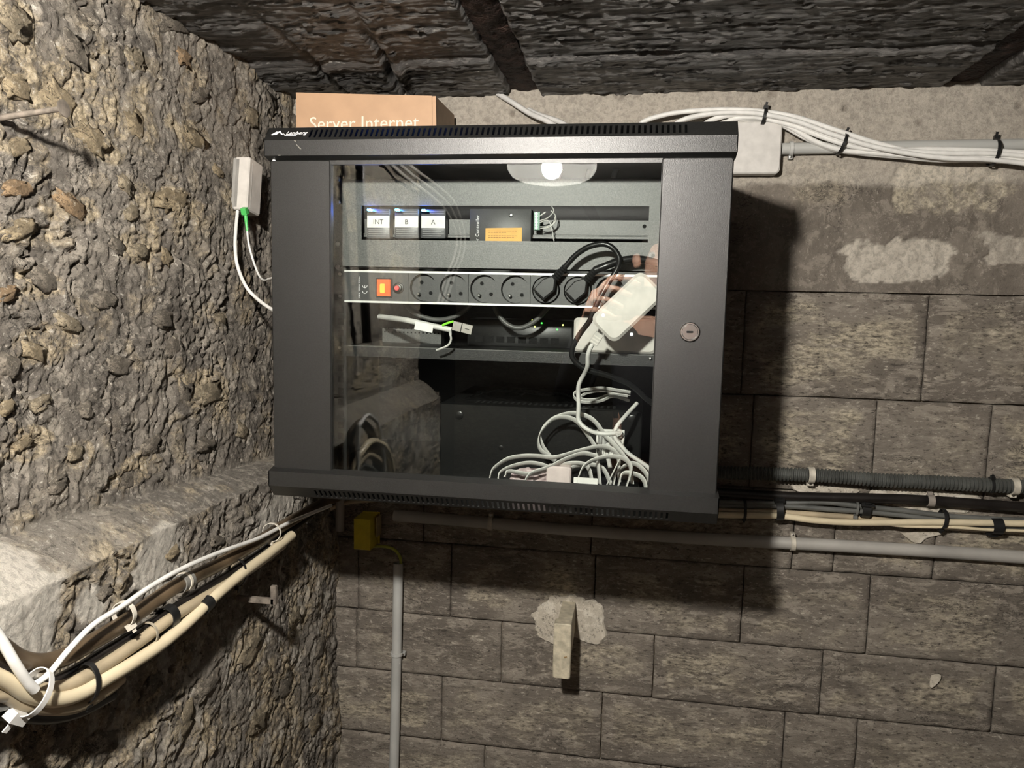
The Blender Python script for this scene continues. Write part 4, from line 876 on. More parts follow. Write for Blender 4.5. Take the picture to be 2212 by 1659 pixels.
def pathY(pts, Y=None): return cr([PY(q[0], q[1], q[2] if len(q) > 2 else Y) for q in pts], 10)
def pathX(pts, X=None): return cr([PX(q[0], q[1], q[2] if len(q) > 2 else X) for q in pts], 10)
def along(path):
    """carry a left-wall cable past the edge of view and down the wall to the floor"""
    p0 = np.array(path[0]); along.n += 1; e = 0.018 * (along.n % 7); x = p0[0]
    q = [np.array([x, p0[1] - .15 - e, .03]), np.array([x, p0[1] - .15 - e, .5]), np.array([x, p0[1] - .145 - e, p0[2] - .25]), np.array([x + .004, p0[1] - .11 - e * .8, p0[2] - .05]), p0 + np.array([.002, -.05 - e * .3, .012])]
    return cr(q + [p0], 10)[:-1] + list(path)
along.n = 0
def behind(path, x):
    """carry a back-wall cable on to the left behind the cabinet"""
    p0 = np.array(path[0]); return [np.array([x + (p0[0] - x) * t, p0[1], p0[2]]) for t in np.linspace(0, 1, 6)[:-1]] + list(path)
def into_top(path):
    """lead a cable over the cabinet's top sheet and down through it"""
    p0 = np.array(path[0]); p0[0] = min(p0[0], .27); q = [np.array([p0[0] - .13, -.125, zc - .03]), np.array([p0[0] - .12, -.12, zc + .002]), np.array([p0[0] - .08, -.09, zc + .010]), np.array([p0[0] - .03, -.055, zc + .010])]
    return cr(q + [np.array(path[6])], 8)[:-1] + list(path[6:])
def cable(name, path, r, mat, label, cat='cable', seg=12, group=None):
    return tag(MB().tube(path, r, seg).build(name, mat, None, 60), label, cat, group)
def at_px(path, px):
    """path point nearest to an image column, and its direction"""
    best = min(range(1, len(path) - 1), key=lambda i: abs(proj(path[i])[0] - px)); t = path[best + 1] - path[best - 1]; return path[best], t / np.linalg.norm(t)
def proj(p):
    c = MC @ (np.array(p) - CAM); return F * c[0] / c[2] + CX, F * c[1] / c[2] + CY
def ring(c, t, n, ru, rn, w, th, mat, name, parent, a0=0, a1=360, k=26):
    """band of width w along t around an ellipse (ru across, rn along n)"""
    t = np.array(t) / np.linalg.norm(t); n = np.array(n, float) - t * np.dot(n, t); n /= np.linalg.norm(n); u = np.cross(t, n); v = []; f = []
    A = np.radians(np.linspace(a0, a1, k)); cl = abs(a1 - a0) >= 360
    if cl: A = A[:-1]
    for q in A:
        for rr in (0, th):
            for s in (-1, 1): v.append(np.array(c) + u * math.sin(q) * (ru + rr) + n * math.cos(q) * (rn + rr) + t * s * w / 2)
    m = len(A)
    for i in range(m if cl else m - 1):
        j = (i + 1) % m; a, b = i * 4, j * 4
        f += [(a, b, b + 1, a + 1), (a + 2, a + 3, b + 3, b + 2), (a, a + 2, b + 2, b), (a + 1, b + 1, b + 3, a + 3)]
    if not cl: f += [(0, 1, 3, 2), ((m - 1) * 4, (m - 1) * 4 + 2, (m - 1) * 4 + 3, (m - 1) * 4 + 1)]
    return MB().add(v, f).build(name, mat, parent, 50)
def zip_tie(c, t, n, ru, rn, label, mat=m_tie, w=0.0042, ha=-150, tail=0.006, group=None, hs=1.0):
    """cable tie: strap, ratchet head at angle ha, cut tail"""
    e = thing('cable_tie', c, label, 'cable tie', group); ring(c, t, n, ru, rn, w, 0.0011, mat, 'strap', e)
    t = np.array(t) / np.linalg.norm(t); nn = np.array(n, float) - t * np.dot(n, t); nn /= np.linalg.norm(nn); u = np.cross(t, nn); q = math.radians(ha)
    d = u * math.sin(q) + nn * math.cos(q); p = np.array(c) + u * math.sin(q) * ru + nn * math.cos(q) * rn
    MB().obox(p + d * 0.003, t, np.cross(d, t), d, w * .75 * hs, 0.0032 * hs, 0.0028 * hs).build('ratchet_head', mat, e)
    g = np.cross(d, t); MB().obox(p + d * (0.004 + tail / 2) + g * 0.001, t, g, d, w * .4, 0.0006, tail / 2).build('tail', mat, e)
    return e
def pipe_clip(c, t, n, r, label, mat=m_clip, w=0.006, group=None, foot=1):
    """moulded pipe clip: open ring and nail boss against the wall"""
    e = thing('pipe_clip', c, label, 'pipe clip', group); ring(c, t, n, r, r, w, 0.0022, mat, 'clip_band', e, -165, 165)
    t = np.array(t) / np.linalg.norm(t); nn = np.array(n, float); u = np.cross(t, nn) * foot
    b = MB().obox(np.array(c) + u * (r + 0.0035) - nn * (r * .45), t, u, nn, w * .5, 0.0035, r * .5).build('nail_boss', mat, e)
    MB().lathe(np.array(c) + u * (r + 0.0035) + nn * (r * .05), nn, [(0.0024, 0), (0.0024, 0.0006), (0.001, 0.001)], 12).build('nail_head', m_steel, e)
    return e

# grey junction box at the cabinet's upper right
a, b = PY(1560, 263, -0.034), PY(1684.5, 375, -0.034)
jb = thing('junction_box', ((a[0] + b[0]) / 2, -0.017, b[2]), 'light grey square junction box on the wall beside the cabinet top', 'junction box')
MB().rbox(((a[0] + b[0]) / 2, -0.0205, (a[2] + b[2]) / 2), R3, U3, FWD, (b[0] - a[0]) / 2, (a[2] - b[2]) / 2, 0.0135, 0.0085, 6, 0.002).build('cover', M('junction_grey', (0.56, 0.54, 0.51), 0.4), jb, 35)
MB().rbox(((a[0] + b[0]) / 2, -0.005, (a[2] + b[2]) / 2), R3, U3, FWD, (b[0] - a[0]) / 2 - .002, (a[2] - b[2]) / 2 - .002, 0.004, 0.0085, 6, 0.001).build('back_box', m_con, jb, 35)
# upper conduit and the white cables strapped to it
up_c = pathY([(1688, 321.5), (1760, 320), (1860, 318.5), (1960, 316.5), (2080, 314.5), (2212, 313), (2330, 312)], -0.0165)
cable('conduit', up_c, 0.0098, m_con2, 'pale grey conduit running from the junction box', 'conduit', 20)
c, t = at_px(up_c, 1708); pipe_clip(c, t, (0, -1, 0), 0.0101, 'pale clip holding the upper conduit next to the junction box', m_con2)
WCL = [([(1378, 275), (1395, 260), (1450, 245), (1520, 238), (1590, 237), (1650, 241), (1720, 253), (1800, 279), (1880, 305), (1960, 325), (2050, 337), (2130, 338), (2212, 346), (2330, 362)], -.032),
       ([(1440, 280), (1480, 257), (1540, 245), (1600, 243), (1650, 247), (1720, 262), (1800, 291), (1880, 315), (1960, 331), (2050, 342), (2130, 344), (2212, 353), (2330, 370)], -.041),
       ([(1500, 282), (1540, 258), (1590, 248), (1650, 251), (1720, 266), (1800, 297), (1880, 318), (1960, 326), (2050, 331), (2130, 331), (2212, 337), (2330, 350)], -.036),
       ([(1545, 280), (1580, 259), (1620, 253), (1650, 256), (1710, 271), (1780, 297), (1850, 318), (1920, 325), (2000, 322), (2060, 323), (2130, 325), (2212, 330), (2330, 340)], -.034),
       ([(1530, 276), (1575, 262), (1620, 256), (1655, 258), (1705, 274), (1760, 305), (1820, 325), (1880, 330), (1960, 337), (2050, 344), (2130, 347), (2212, 351), (2330, 366)], -.031),
       ([(1555, 272), (1600, 262), (1640, 258), (1685, 268), (1740, 298), (1800, 322), (1860, 331), (1940, 338), (2040, 346), (2130, 343), (2212, 349), (2330, 365)], -.027)]
wps = []
for i, (pts, Y) in enumerate(WCL):
    wps.append(pathY(pts, Y)); cable('network_cable', into_top(wps[-1]), 0.0043, m_wc, 'white network cable in the bundle sweeping over the junction box', 'cable', 10, 'white cables strapped to the upper conduit')
for px, lab, rn, ru in ((1650, 'black cable tie standing up from white cables above the junction box', .012, .0125), (1819, 'black cable tie around white cables where they cross the conduit', .021, .017), (2143, 'black cable tie with curled end around white cables and conduit', .021, .021)):
    c = np.mean([at_px(w, px)[0] for w in wps], 0); t = at_px(wps[1], px)[1]
    if px > 1700: c = (c + at_px(up_c, px)[0] * .6) / 1.6; c[1] = -.027
    zip_tie(c, t, (0, -1, 0), ru, rn, lab, ha=-88, tail=0.008, w=0.0050)
m_wc2 = M('dusty_white_cable', (0.58, 0.57, 0.55), 0.4)
cable('network_cable', pathY([(1075, 202, -.012), (1105, 220, -.02), (1145, 245, -.03), (1190, 266, -.04), (1230, 300, -.04)]), 0.0048, m_wc2, 'white cable stub rising from behind the cabinet to the ceiling')
cable('network_cable', pathY([(1141, 237, -.014), (1170, 250, -.022), (1215, 266, -.035), (1260, 300, -.04)]), 0.0046, m_wc2, 'short white cable end rising behind the cabinet top')

# bundle leaving the cabinet's lower right
p = pathY([(1440, 1010), (1500, 1017), (1560, 1021), (1650, 1023), (1750, 1026), (1830, 1031), (1900, 1037), (2000, 1041), (2100, 1046), (2180, 1050), (2260, 1054), (2350, 1060)], -0.024)
p = np.array(behind(p, -.1)); seg_ = np.r_[0, np.cumsum(np.linalg.norm(np.diff(p, axis=0), axis=1))]; nn_ = int(seg_[-1] / 0.0016); ss = np.linspace(0, seg_[-1], nn_)
pc = np.stack([np.interp(ss, seg_, p[:, k]) for k in range(3)], 1); rc = np.where((np.arange(nn_) // 2) % 2 == 0, 0.0126, 0.0100)
cor = list(pc); tag(MB().tube(pc, rc, 16).build('corrugated_conduit', m_cor, None, 20), 'ribbed black corrugated conduit along the block wall', 'conduit')
for px, lab in ((1752, 'off-white clip on the ribbed conduit near the cabinet'), (2190, 'off-white clip on the ribbed conduit away from the cabinet')):
    i = min(range(2, len(cor) - 2), key=lambda q: abs(proj(cor[q])[0] - px)); pipe_clip(cor[i], cor[i + 2] - cor[i - 2], (0, -1, 0), 0.0124, lab, m_clip, 0.0105)
i = min(range(2, len(cor) - 2), key=lambda q: abs(proj(cor[q])[0] - 2139)); zip_tie(cor[i], cor[i + 2] - cor[i - 2], (0, -1, 0), .0126, .0126, 'black cable tie around the ribbed conduit', ha=-70, tail=.004)
pp_ = pathY([(1440, 1052), (1500, 1058), (1560, 1064), (1650, 1070), (1753, 1074), (1860, 1076), (1965, 1079), (2080, 1086), (2212, 1096), (2330, 1104)], -0.019)
cable('black_pipe', behind(pp_, -.1), 0.0088, m_pipe, 'smooth black pipe below the ribbed conduit', 'pipe', 16)
c, t = at_px(pp_, 2008); e = thing('pipe_strap', c, 'grey metal strap around the smooth black pipe', 'pipe strap'); ring(c, t, (0, -1, 0), .0092, .0092, .011, .0012, M('grey_strap', (0.27, 0.24, 0.21), 0.5), 'strap_band', e); MB().obox(c + np.array([0, .004, .011]), (1, 0, 0), (0, 0, 1), (0, -1, 0), .004, .004, .003).build('strap_foot', MATS['grey_strap'], e)
gA = pathY([(1500, 1080), (1600, 1086), (1690, 1087), (1780, 1085), (1860, 1094), (1950, 1103), (2050, 1115), (2130, 1120), (2212, 1124), (2330, 1130)], -0.022)
gB = pathY([(1500, 1090), (1600, 1093), (1690, 1093), (1790, 1100), (1900, 1108), (1990, 1118), (2060, 1128), (2150, 1136), (2212, 1138), (2330, 1145)], -0.021)
cable('grey_cable', behind(gA, -.1), 0.0047, m_gc, 'dark grey cable running just below the smooth black pipe'); cable('grey_cable', behind(gB, -.1), 0.0047, m_gc, 'dark grey cable sloping down behind the cream cable')
cA = pathY([(1440, 1092), (1548, 1101), (1680, 1107), (1780, 1113), (1860, 1119), (1960, 1130), (2060, 1139), (2212, 1148), (2330, 1155)], -0.0165)
cB = pathY([(1440, 1104), (1548, 1112), (1620, 1113), (1690, 1115), (1760, 1124), (1850, 1129), (2000, 1128), (2100, 1129), (2212, 1131), (2330, 1133)], -0.0285)
cC = pathY([(1900, 1130), (1960, 1137), (2060, 1139), (2130, 1144), (2212, 1147), (2330, 1152)], -0.029)
cable('cream_cable', behind(cA, -.1), 0.0055, m_cream2, 'aged tan cable behind the bright cream cable'); cable('cream_cable', behind(cB, -.1), 0.0058, m_cream, 'bright cream cable along the block wall'); cable('cream_cable', cC, 0.0028, m_cream, 'thin cream cable under the bright cream cable')
for px, lab, rn, ru, w, ha in ((1607, 'black cable tie hanging below the cream cables beside the cabinet', .017, .016, .005, 95), (1683, 'broad black strap across grey and cream cables near the shadow edge', .019, .0185, .012, -60), (1866, 'square black clip pinching the two grey cables', .011, .013, .014, -40), (1850, 'narrow grey tie around the two grey cables', .009, .012, .004, 80), (2037, 'black cable tie crossing from grey cables to cream cable', .016, .016, .006, 95), (2150, 'broad black clip on the cream cables', .014, .013, .017, 110)):
    ps_ = [gA, gB] if px in (1866, 1850) else ([cB, cC] if px == 2150 else [gA, cB])
    c = np.mean([at_px(q, px)[0] for q in ps_], 0); c[1] = -.024; t = at_px(ps_[0], px)[1]
    zip_tie(c, t, (0, -1, 0), ru, rn, lab, m_gc if px == 1850 else m_tie, w=w, ha=ha, tail=.006)
# lower grey conduit
lo = pathY([(852, 1113.5), (950, 1121), (1060, 1130), (1180, 1140), (1300, 1149.5), (1420, 1157), (1540, 1165), (1712, 1173.5), (1900, 1184), (2050, 1193), (2212, 1204), (2330, 1212)], -0.0175)
cable('conduit', lo, 0.0112, m_con, 'grey conduit passing under the cabinet along the block wall', 'conduit', 20)
for px, lab in ((1062, 'clip on the lower grey conduit in the shadow under the cabinet'), (1710, 'clip on the lower grey conduit at the edge of the shadow')):
    c, t = at_px(lo, px); pipe_clip(c, t, (0, -1, 0), .0114, lab, m_clip, .008, foot=-1)
# yellow earth box, earth wire, vertical conduit
a, b = PY(764, 1120, -0.052), PY(800, 1189.5, -0.052)
yb_ = thing('earth_terminal_box', ((a[0] + b[0]) / 2, -0.026, b[2]), 'yellow plastic terminal box under the cabinet', 'terminal box')
m_yel = M('yellow_plastic', (0.62, 0.50, 0.03), 0.45)
MB().rbox(((a[0] + b[0]) / 2, -0.028, (a[2] + b[2]) / 2), R3, U3, FWD, (b[0] - a[0]) / 2, (a[2] - b[2]) / 2, 0.024, 0.001, 2, 0.0008).build('cover', m_yel, yb_)
MB().box(a[0] + .001, b[0] + .002, -0.005, -0.001, b[2] - .001, a[2] + .001).build('base_plate', m_yel, yb_)
MB().box(b[0] + .004, b[0] + .006, -.03, -.004, b[2] + .02, a[2] - .002).build('side_tab', M('tan_tab', (0.45, 0.36, 0.2), 0.5), yb_)
cable('earth_wire', pathY([(800, 1181, -.02), (826, 1180, -.02), (848, 1185, -.019), (861, 1197, -.018), (866, 1214, -.017), (863, 1235, -.017)]), 0.0030, M('yellow_green_wire', (0.34, 0.36, 0.05), 0.4), 'yellow green earth wire from the yellow box into the upright conduit', 'wire')
vc = pathY([(860.5, 1216), (859, 1300), (857, 1400), (854, 1530), (851, 1659), (847, 1800)], -0.0165)
mb = MB(); pv = np.array(vc); mb.tube(pv, 0.0098, 18, cap=False); mb.tube(pv, 0.0086, 18, cap=False)
tag(mb.build('conduit', m_con2, None, 60), 'upright pale conduit with open top below the yellow box', 'conduit')
i = min(range(len(vc)), key=lambda q: abs(proj(vc[q])[1] - 1417)); pipe_clip(vc[i], (0, 0, 1), (0, -1, 0), .0101, 'pale clip on the upright conduit', m_con2, .006)
st_ = pathY([(736, 1070, -.03), (735, 1100, -.03), (734, 1146, -.03)]); cable('conduit', st_, 0.0088, m_con, 'short dark conduit stub in the corner under the cabinet', 'conduit', 16)
cable('tan_cable', pathY([(560, 1190, -.05), (640, 1150, -.04), (700, 1108, -.035), (735, 1090, -.03), (770, 1083, -.03), (820, 1080, -.03)]), 0.0042, m_cream2, 'tan cable coming round the corner beneath the cabinet')

# stone-coloured wall bracket
zt_ = PY(1222, 1317, -0.002)[2]
YH = -0.112
fl, fr, zb_ = PY(1195, 1400, YH)[0], PY(1233, 1400, YH)[0], PY(1214, 1467, YH)[2]
hk = thing('wall_bracket', ((fl + fr) / 2, YH / 2, zb_), 'painted wooden bracket block sticking out of the plaster patch', 'bracket')
m_hook = M('cream_painted_wood', (0.50, 0.45, 0.34), 0.6, var=(70, 0.22), bump=(140, 0.5, 0.002))
zf_ = PY(1214, 1348, YH)[2]
MB().rbox(((fl + fr) / 2, YH + .012, (zf_ + zb_) / 2), R3, U3, FWD, (fr - fl) / 2, (zf_ - zb_) / 2, 0.012, 0.004, 4, 0.0015).build('front_block', m_hook, hk, 35)
MB().prism([(fr - .001, YH + .02, zf_ - .001), (fr - .001, -0.0, zf_ - .001), (fr - .001, -0.0, zf_ - 0.055), (fr - .001, YH + .02, zb_ + .03)], (-1, 0, 0), 0, (fr - fl) * .8).build('arm', m_hook, hk)
for x, y in ((1220, 1420), (1223, 1419)): MB().lathe(PY(x, y, YH - .0002), FWD, [(.0016, 0), (.0016, .0006)], 8).build('nail_hole' if x < 1222 else 'paint_blob', M('brown_spot', (0.3, 0.2, 0.09), .6), hk)

# ================================================================== things on the rubble wall
lb = {}
lb['brown'] = pathX([(-90, 1330), (-30, 1372), (10, 1405), (45, 1426), (90, 1432), (140, 1419), (200, 1386), (270, 1344), (330, 1300), (390, 1261), (470, 1221), (540, 1181), (600, 1143), (650, 1113), (700, 1086), (740, 1068)], -0.360)
cable('thick_cable', along(lb['brown']), 0.0092, m_brown, 'thick brown-black cable, uppermost of the bundle along the rubble wall', 'cable', 16)
for nm, pts, X, r, m_, lab in (('black', [(-60, 1520), (20, 1505), (90, 1486), (160, 1450), (250, 1394), (330, 1345), (410, 1293), (490, 1243), (560, 1196), (620, 1150), (680, 1105)], -.362, .0062, m_pipe, 'black cable tucked directly under the thick brown cable'),
                               ('black2', [(-60, 1540), (20, 1520), (100, 1495), (180, 1456), (260, 1410), (345, 1350), (420, 1303), (500, 1252), (570, 1203), (630, 1152)], -.357, .0050, m_gc, 'dark grey cable between the black and tan cables'),
                               ('tan', [(-60, 1500), (20, 1500), (90, 1492), (150, 1479), (220, 1440), (300, 1386), (370, 1335), (430, 1298), (500, 1256), (560, 1215), (610, 1178)], -.352, .0070, m_cream2, 'tan cable lying above the cream cable'),
                               ('cream', [(-60, 1440), (10, 1470), (60, 1500), (115, 1512), (170, 1500), (230, 1466), (290, 1430), (350, 1390), (410, 1340), (460, 1292), (520, 1241), (580, 1196), (630, 1156)], -.345, .0074, m_cream, 'thick cream cable, lowermost of the straight bundle'),
                               ('cream2', [(-60, 1470), (0, 1495), (50, 1520), (110, 1530), (170, 1524), (230, 1490), (260, 1465)], -.352, .0070, m_cream2, 'aged cream cable sagging under the thick cream cable'),
                               ('dark', [(-60, 1530), (20, 1540), (100, 1548), (170, 1535), (240, 1500)], -.366, .0075, m_pipe, 'black cable sagging lowest under the cream cables')):
    lb[nm] = pathX(pts, X); cable(nm.rstrip('2') + '_cable', along(lb[nm]), r, m_, lab, 'cable', 14)
lb['white'] = pathX([(72, 1481, -.338), (105, 1456, -.338), (150, 1402, -.340), (200, 1351, -.342), (260, 1312, -.345), (330, 1264, -.347), (400, 1225, -.348), (480, 1191, -.348), (560, 1162, -.346), (620, 1131, -.343), (670, 1110, -.338), (715, 1092, -.33)])
cable('network_cable', lb['white'], 0.0030, m_wc, 'thin white cable riding on top of the cable bundle', 'cable', 12)
cable('network_cable', along(pathX([(-60, 1290, -.345), (0, 1378, -.340), (32, 1432, -.336), (60, 1474, -.335), (75, 1490, -.335)])), 0.0046, m_wc, 'white cable dropping steeply into the tie at the bundle end', 'cable', 12)
def lt(px, keys, lab, mat, rn, ru, w=.005, ha=90, tail=.006):
    c = np.mean([at_px(lb[k], px)[0] for k in keys], 0); t = at_px(lb[keys[0]], px)[1]
    return zip_tie(c, t, (1, 0, 0), ru, rn, lab, mat, w=w, ha=ha, tail=tail)
lt(190, ('tan', 'cream'), 'black cable tie around the tan and cream cables', m_tie, .012, .020, .006)
lt(515, ('black', 'cream'), 'black cable tie round the bundle near the wall peg', m_tie, .013, .019, .004)
lt(445, ('cream',), 'square black clip on the cream cable', m_tie, .0085, .0085, .016, 120, .004)
lt(362, ('black', 'black2', 'tan'), 'broad black clip on the dark cables', m_tie, .012, .014, .014, 100, .004)
lt(322, ('black2', 'tan'), 'thin cable tie on the dark and tan cables', M('beige_tie', (0.35, 0.31, 0.24), .5), .011, .013, .003)
lt(586, ('brown', 'white'), 'translucent white tie joining white cable to brown cable', M('milky_tie', (0.62, 0.58, 0.5), .4), .014, .014, .0032, 95)
lt(270, ('brown', 'white'), 'lump of white tape holding white cable to brown cable', MATS['milky_tie'], .0125, .0135, .006, 60)
t_ = at_px(lb['cream'], 70); zip_tie(t_[0] + np.array([.002, 0, .004]), t_[1], (1, 0, 0), .021, .014, 'white cable tie gathering cables at the bundle end', m_wc, w=.007, ha=115, tail=.014, hs=1.8)
c, t = at_px(lb['brown'], 400); e = thing('cable_sleeve', c, 'grey rubber sleeve on the thick brown cable', 'sleeve'); ring(c, t, (1, 0, 0), .0094, .0094, .020, .0018, M('grey_rubber', (0.17, 0.165, 0.15), .6), 'sleeve_band', e); ring(c, t, (1, 0, 0), .0112, .0112, .004, .0012, m_clip, 'sleeve_rim', e)
# iron peg, nail
pb_ = PX(528, 1293, -0.374); pe = np.array([PY(592, 1292, pb_[1])[0], pb_[1], pb_[2]])
pk = thing('wall_peg', pb_, 'small L-shaped rusty iron peg in the rubble wall', 'peg'); m_iron = M('old_iron', (0.17, 0.145, 0.12), 0.65, 0.15, var=(90, 0.4), bump=(200, .5, .001))
MB().obox((pb_ + pe) / 2 - np.array([.006, 0, 0]), (1, 0, 0), (0, 1, 0), (0, 0, 1), (pe[0] - pb_[0]) / 2 + .006, .003, .004).build('shank', m_iron, pk)
MB().obox(pe + np.array([0, 0, .010]), (1, 0, 0), (0, 1, 0), (0, 0, 1), .004, .003, .014).build('upturned_end', m_iron, pk)
nb = PX(18, 252, -0.452); ne = nb + np.array([0.062, 0.035, 0.012])
for _ in range(60):    # let the free end fall on its image column and row
    q = proj(ne); ne = ne + np.array([0.0, (138 - q[0]) * 0.0004, (234 - q[1]) * -0.0004])
nl = thing('wall_nail', nb, 'large old iron nail sticking out of the rubble wall', 'nail')
MB().tube([nb - (ne - nb) * .3, nb, (nb + ne) / 2, ne], [.0034, .0032, .0029, .0026], 10).build('shank', m_iron, nl, 50)
d_ = (ne - nb) / np.linalg.norm(ne - nb); MB().lathe(ne, d_, [(.0028, -.004), (.0085, -.0012), (.0088, .0006), (.005, .0014)], 14).build('head', m_iron, nl, 50)
# fibre socket with two leads
fb = PX(507, 452, -0.447); ft = PX(514, 338, -0.447); ax = (ft - fb); H_ = np.linalg.norm(ax); ax /= H_; ay = np.array([0, 1.0, 0]); az = np.cross(ay, ax)
sd = np.array([1.0, 0, 0]); sd -= ax * np.dot(sd, ax); sd /= np.linalg.norm(sd); ln = np.cross(ax, sd); ln *= np.sign(ln[1])
fo = thing('fibre_socket', fb, 'white fibre socket box mounted on the rubble wall', 'socket box')
cF = fb + ax * H_ / 2 + sd * 0.008 + ln * 0.022
MB().rbox(cF, ln, ax, sd, 0.022, H_ / 2, 0.0125, 0.003, 4, 0.0022).build('cover', m_wht, fo, 35)
MB().rbox(cF - sd * .010 + ln * .003, ln, ax, sd, 0.025, H_ / 2 - .001, 0.006, 0.003, 4, 0.001).build('back_plate', M('socket_grey', (0.30, 0.29, 0.27), .5), fo, 35)
MB().obox(cF + sd * .0128 - ax * .002 - ln * .012, ln, ax, sd, .0003, H_ / 2 - .006, .0003).build('seam', M('seam_grey', (0.3, 0.29, 0.27), .6), fo)
lead = thing('fibre_lead', PX(528, 452, -.425), 'thin white fibre lead with green connector from the socket into the cabinet', 'cable')
g0, g1 = PX(527, 449, -.426), PX(530, 463, -.426); u_ = (g1 - g0) / np.linalg.norm(g1 - g0)
m_grn = M('green_connector', (0.08, 0.46, 0.11), 0.35)
MB().obox((g0 + g1) / 2, u_, np.cross(u_, (1, 0, 0)), (1, 0, 0), np.linalg.norm(g1 - g0) / 2, .0043, .0043).build('connector', m_grn, lead)
MB().tube(cr([PX(530, 462, -.426), PX(532, 480, -.424), PX(534, 500, -.422)], 8), [.0030, .0034, .0028, .0032, .0027, .003, .0025, .0028, .0024, .0026, .0022, .0024, .002, .0022, .0019, .002, .0018], 10).build('boot', m_grn, lead, 60)
MB().tube(cr([PX(534, 499, -.422), PX(537, 525, -.418), PX(546, 560, -.41), PX(558, 592, -.395), PX(569, 605, -.375), PX(583, 602, -.345), PX(600, 596, -.315)], 8), .0017, 8).build('jacket', m_wc, lead, 60)
cable('fibre_cable', cr([PX(513, 456, -.445), PX(509, 500, -.44), PX(508, 535, -.435), PX(513, 575, -.425), PX(531, 618, -.405), PX(555, 645, -.38), PX(585, 667, -.345), PX(605, 676, -.315)], 8), .0027, m_wc, 'white fibre cable looping from socket down to the cabinet side')

# ================================================================== the person taking the photograph (reflected in the glass door)
m_skin = M('skin', (0.62, 0.36, 0.26), 0.5, var=(40, 0.06)); m_jac = M('dark_jacket', (0.018, 0.018, 0.022), 0.8, bump=(300, .4, .001)); m_jean = M('dark_trousers', (0.02, 0.022, 0.03), 0.85)
m_hair = M('dark_hair', (0.02, 0.013, 0.009), 0.6, bump=(400, .8, .003))
def skin_mesh(name, chains, mat, parent=None, sub=1):
    """chains: lists of (x, y, z, rx, ry); points with equal coordinates are shared; grown with a Skin modifier"""
    V, E, Rr = [], [], []
    def idx(p):
        for i, q in enumerate(V):
            if np.linalg.norm(np.array(q) - np.array(p[:3])) < 1e-4: return i
        V.append(tuple(p[:3])); Rr.append((p[3], p[4] if len(p) > 4 else p[3])); return len(V) - 1
    for c in chains:
        ids = [idx(p) for p in c]; E += list(zip(ids[:-1], ids[1:]))
    me = bpy.data.meshes.new(name); me.from_pydata(V, E, []); o = bpy.data.objects.new('tmp', me); COL.objects.link(o)
    md = o.modifiers.new('s', 'SKIN'); md.use_smooth_shade = True
    for i, r_ in enumerate(Rr): me.skin_vertices[0].data[i].radius = r_
    me.skin_vertices[0].data[0].use_root = True
    o.modifiers.new('b', 'SUBSURF').levels = sub
    dg = bpy.context.evaluated_depsgraph_get(); out = bpy.data.meshes.new_from_object(o.evaluated_get(dg)); bpy.data.objects.remove(o)
    out.name = name; out.transform(Matrix.Translation(-Vector(wl(parent)))); out.polygons.foreach_set('use_smooth', [True] * len(out.polygons)); out.materials.clear()
    return link(name, out, mat, parent)
PXc, PYc = 0.26, -1.87
pel = (PXc, PYc, 0.95, .12, .09); wst = (PXc, PYc, 1.10, .115, .085); chs = (PXc, PYc, 1.30, .135, .095); nkb = (PXc, PYc, 1.43, .06, .06); nk = (PXc, PYc + .01, 1.49, .05, .05)
hd0 = (PXc, PYc + .02, 1.55, .062, .070); hd1 = (PXc, PYc + .02, 1.62, .072, .088); hd2 = (PXc, PYc + .01, 1.69, .058, .07)
def arm(s, sh, el, wr): return [chs, (PXc + s * .12, PYc, 1.39, .055), (*sh, .052), (*[(a + b) / 2 for a, b in zip(sh, el)], .045), (*el, .040), (*[(a + b) / 2 for a, b in zip(el, wr)], .036), (*wr, .026)]
wrL, wrR = (0.060, -1.545, 1.435), (0.335, -1.55, 1.42)
AL = arm(-1, (PXc - .19, PYc, 1.40), (-0.01, -1.78, 1.19), wrL); AR = arm(1, (PXc + .19, PYc, 1.40), (0.49, -1.76, 1.18), wrR)
pmL = (0.078, -1.495, 1.485, .020, .030); pmR = (0.318, -1.50, 1.47, .020, .030)
FL = []
for x, z, l in ((0.150, 1.552, .9), (0.126, 1.525, 1.0), (0.107, 1.496, .95), (0.096, 1.468, .8)):
    FL.append([pmL, (x - .034, -1.474, z + .002, .0105), (x - .012, -1.437, z + .006, .0098), (x + .010, -1.421, z + .003, .0092), (x + .010 + .024 * l, -1.4235, z - .008, .0085), (x + .010 + .040 * l, -1.4255, z - .014, .0070)])
FL.append([pmL, (0.100, -1.480, 1.462, .012), (0.130, -1.458, 1.455, .0105), (0.152, -1.452, 1.462, .008)])
FR = []
for x, z, l in ((0.292, 1.540, .9), (0.300, 1.516, 1.0), (0.303, 1.492, .95), (0.300, 1.469, .8)):
    FR.append([pmR, (x + .012, -1.478, z + .002, .0105), (x + .010, -1.442, z + .003, .0098), (x - .006, -1.423, z, .0092), (x - .022 * l, -1.4235, z - .004, .0085), (x - .034 * l, -1.4255, z - .008, .0070)])
FR.append([pmR, (0.300, -1.480, 1.462, .012), (0.272, -1.460, 1.456, .0105), (0.250, -1.453, 1.462, .008)])
def leg(s): return [pel, (PXc + s * .09, PYc, 0.88, .082, .085), (PXc + s * .10, PYc + .01, 0.50, .055, .06), (PXc + s * .10, PYc - .01, 0.28, .048, .05), (PXc + s * .10, PYc - .02, 0.09, .034, .036)]
foot = lambda s: [(PXc + s * .10, PYc - .02, 0.09, .034, .036), (PXc + s * .105, PYc - .03, 0.045, .034), (PXc + s * .115, PYc + .08, 0.035, .034, .028), (PXc + s * .12, PYc + .15, 0.028, .030, .022)]
nose = [hd1, (PXc, PYc + .112, 1.612, .014, .016), (PXc, PYc + .125, 1.598, .009, .009)]
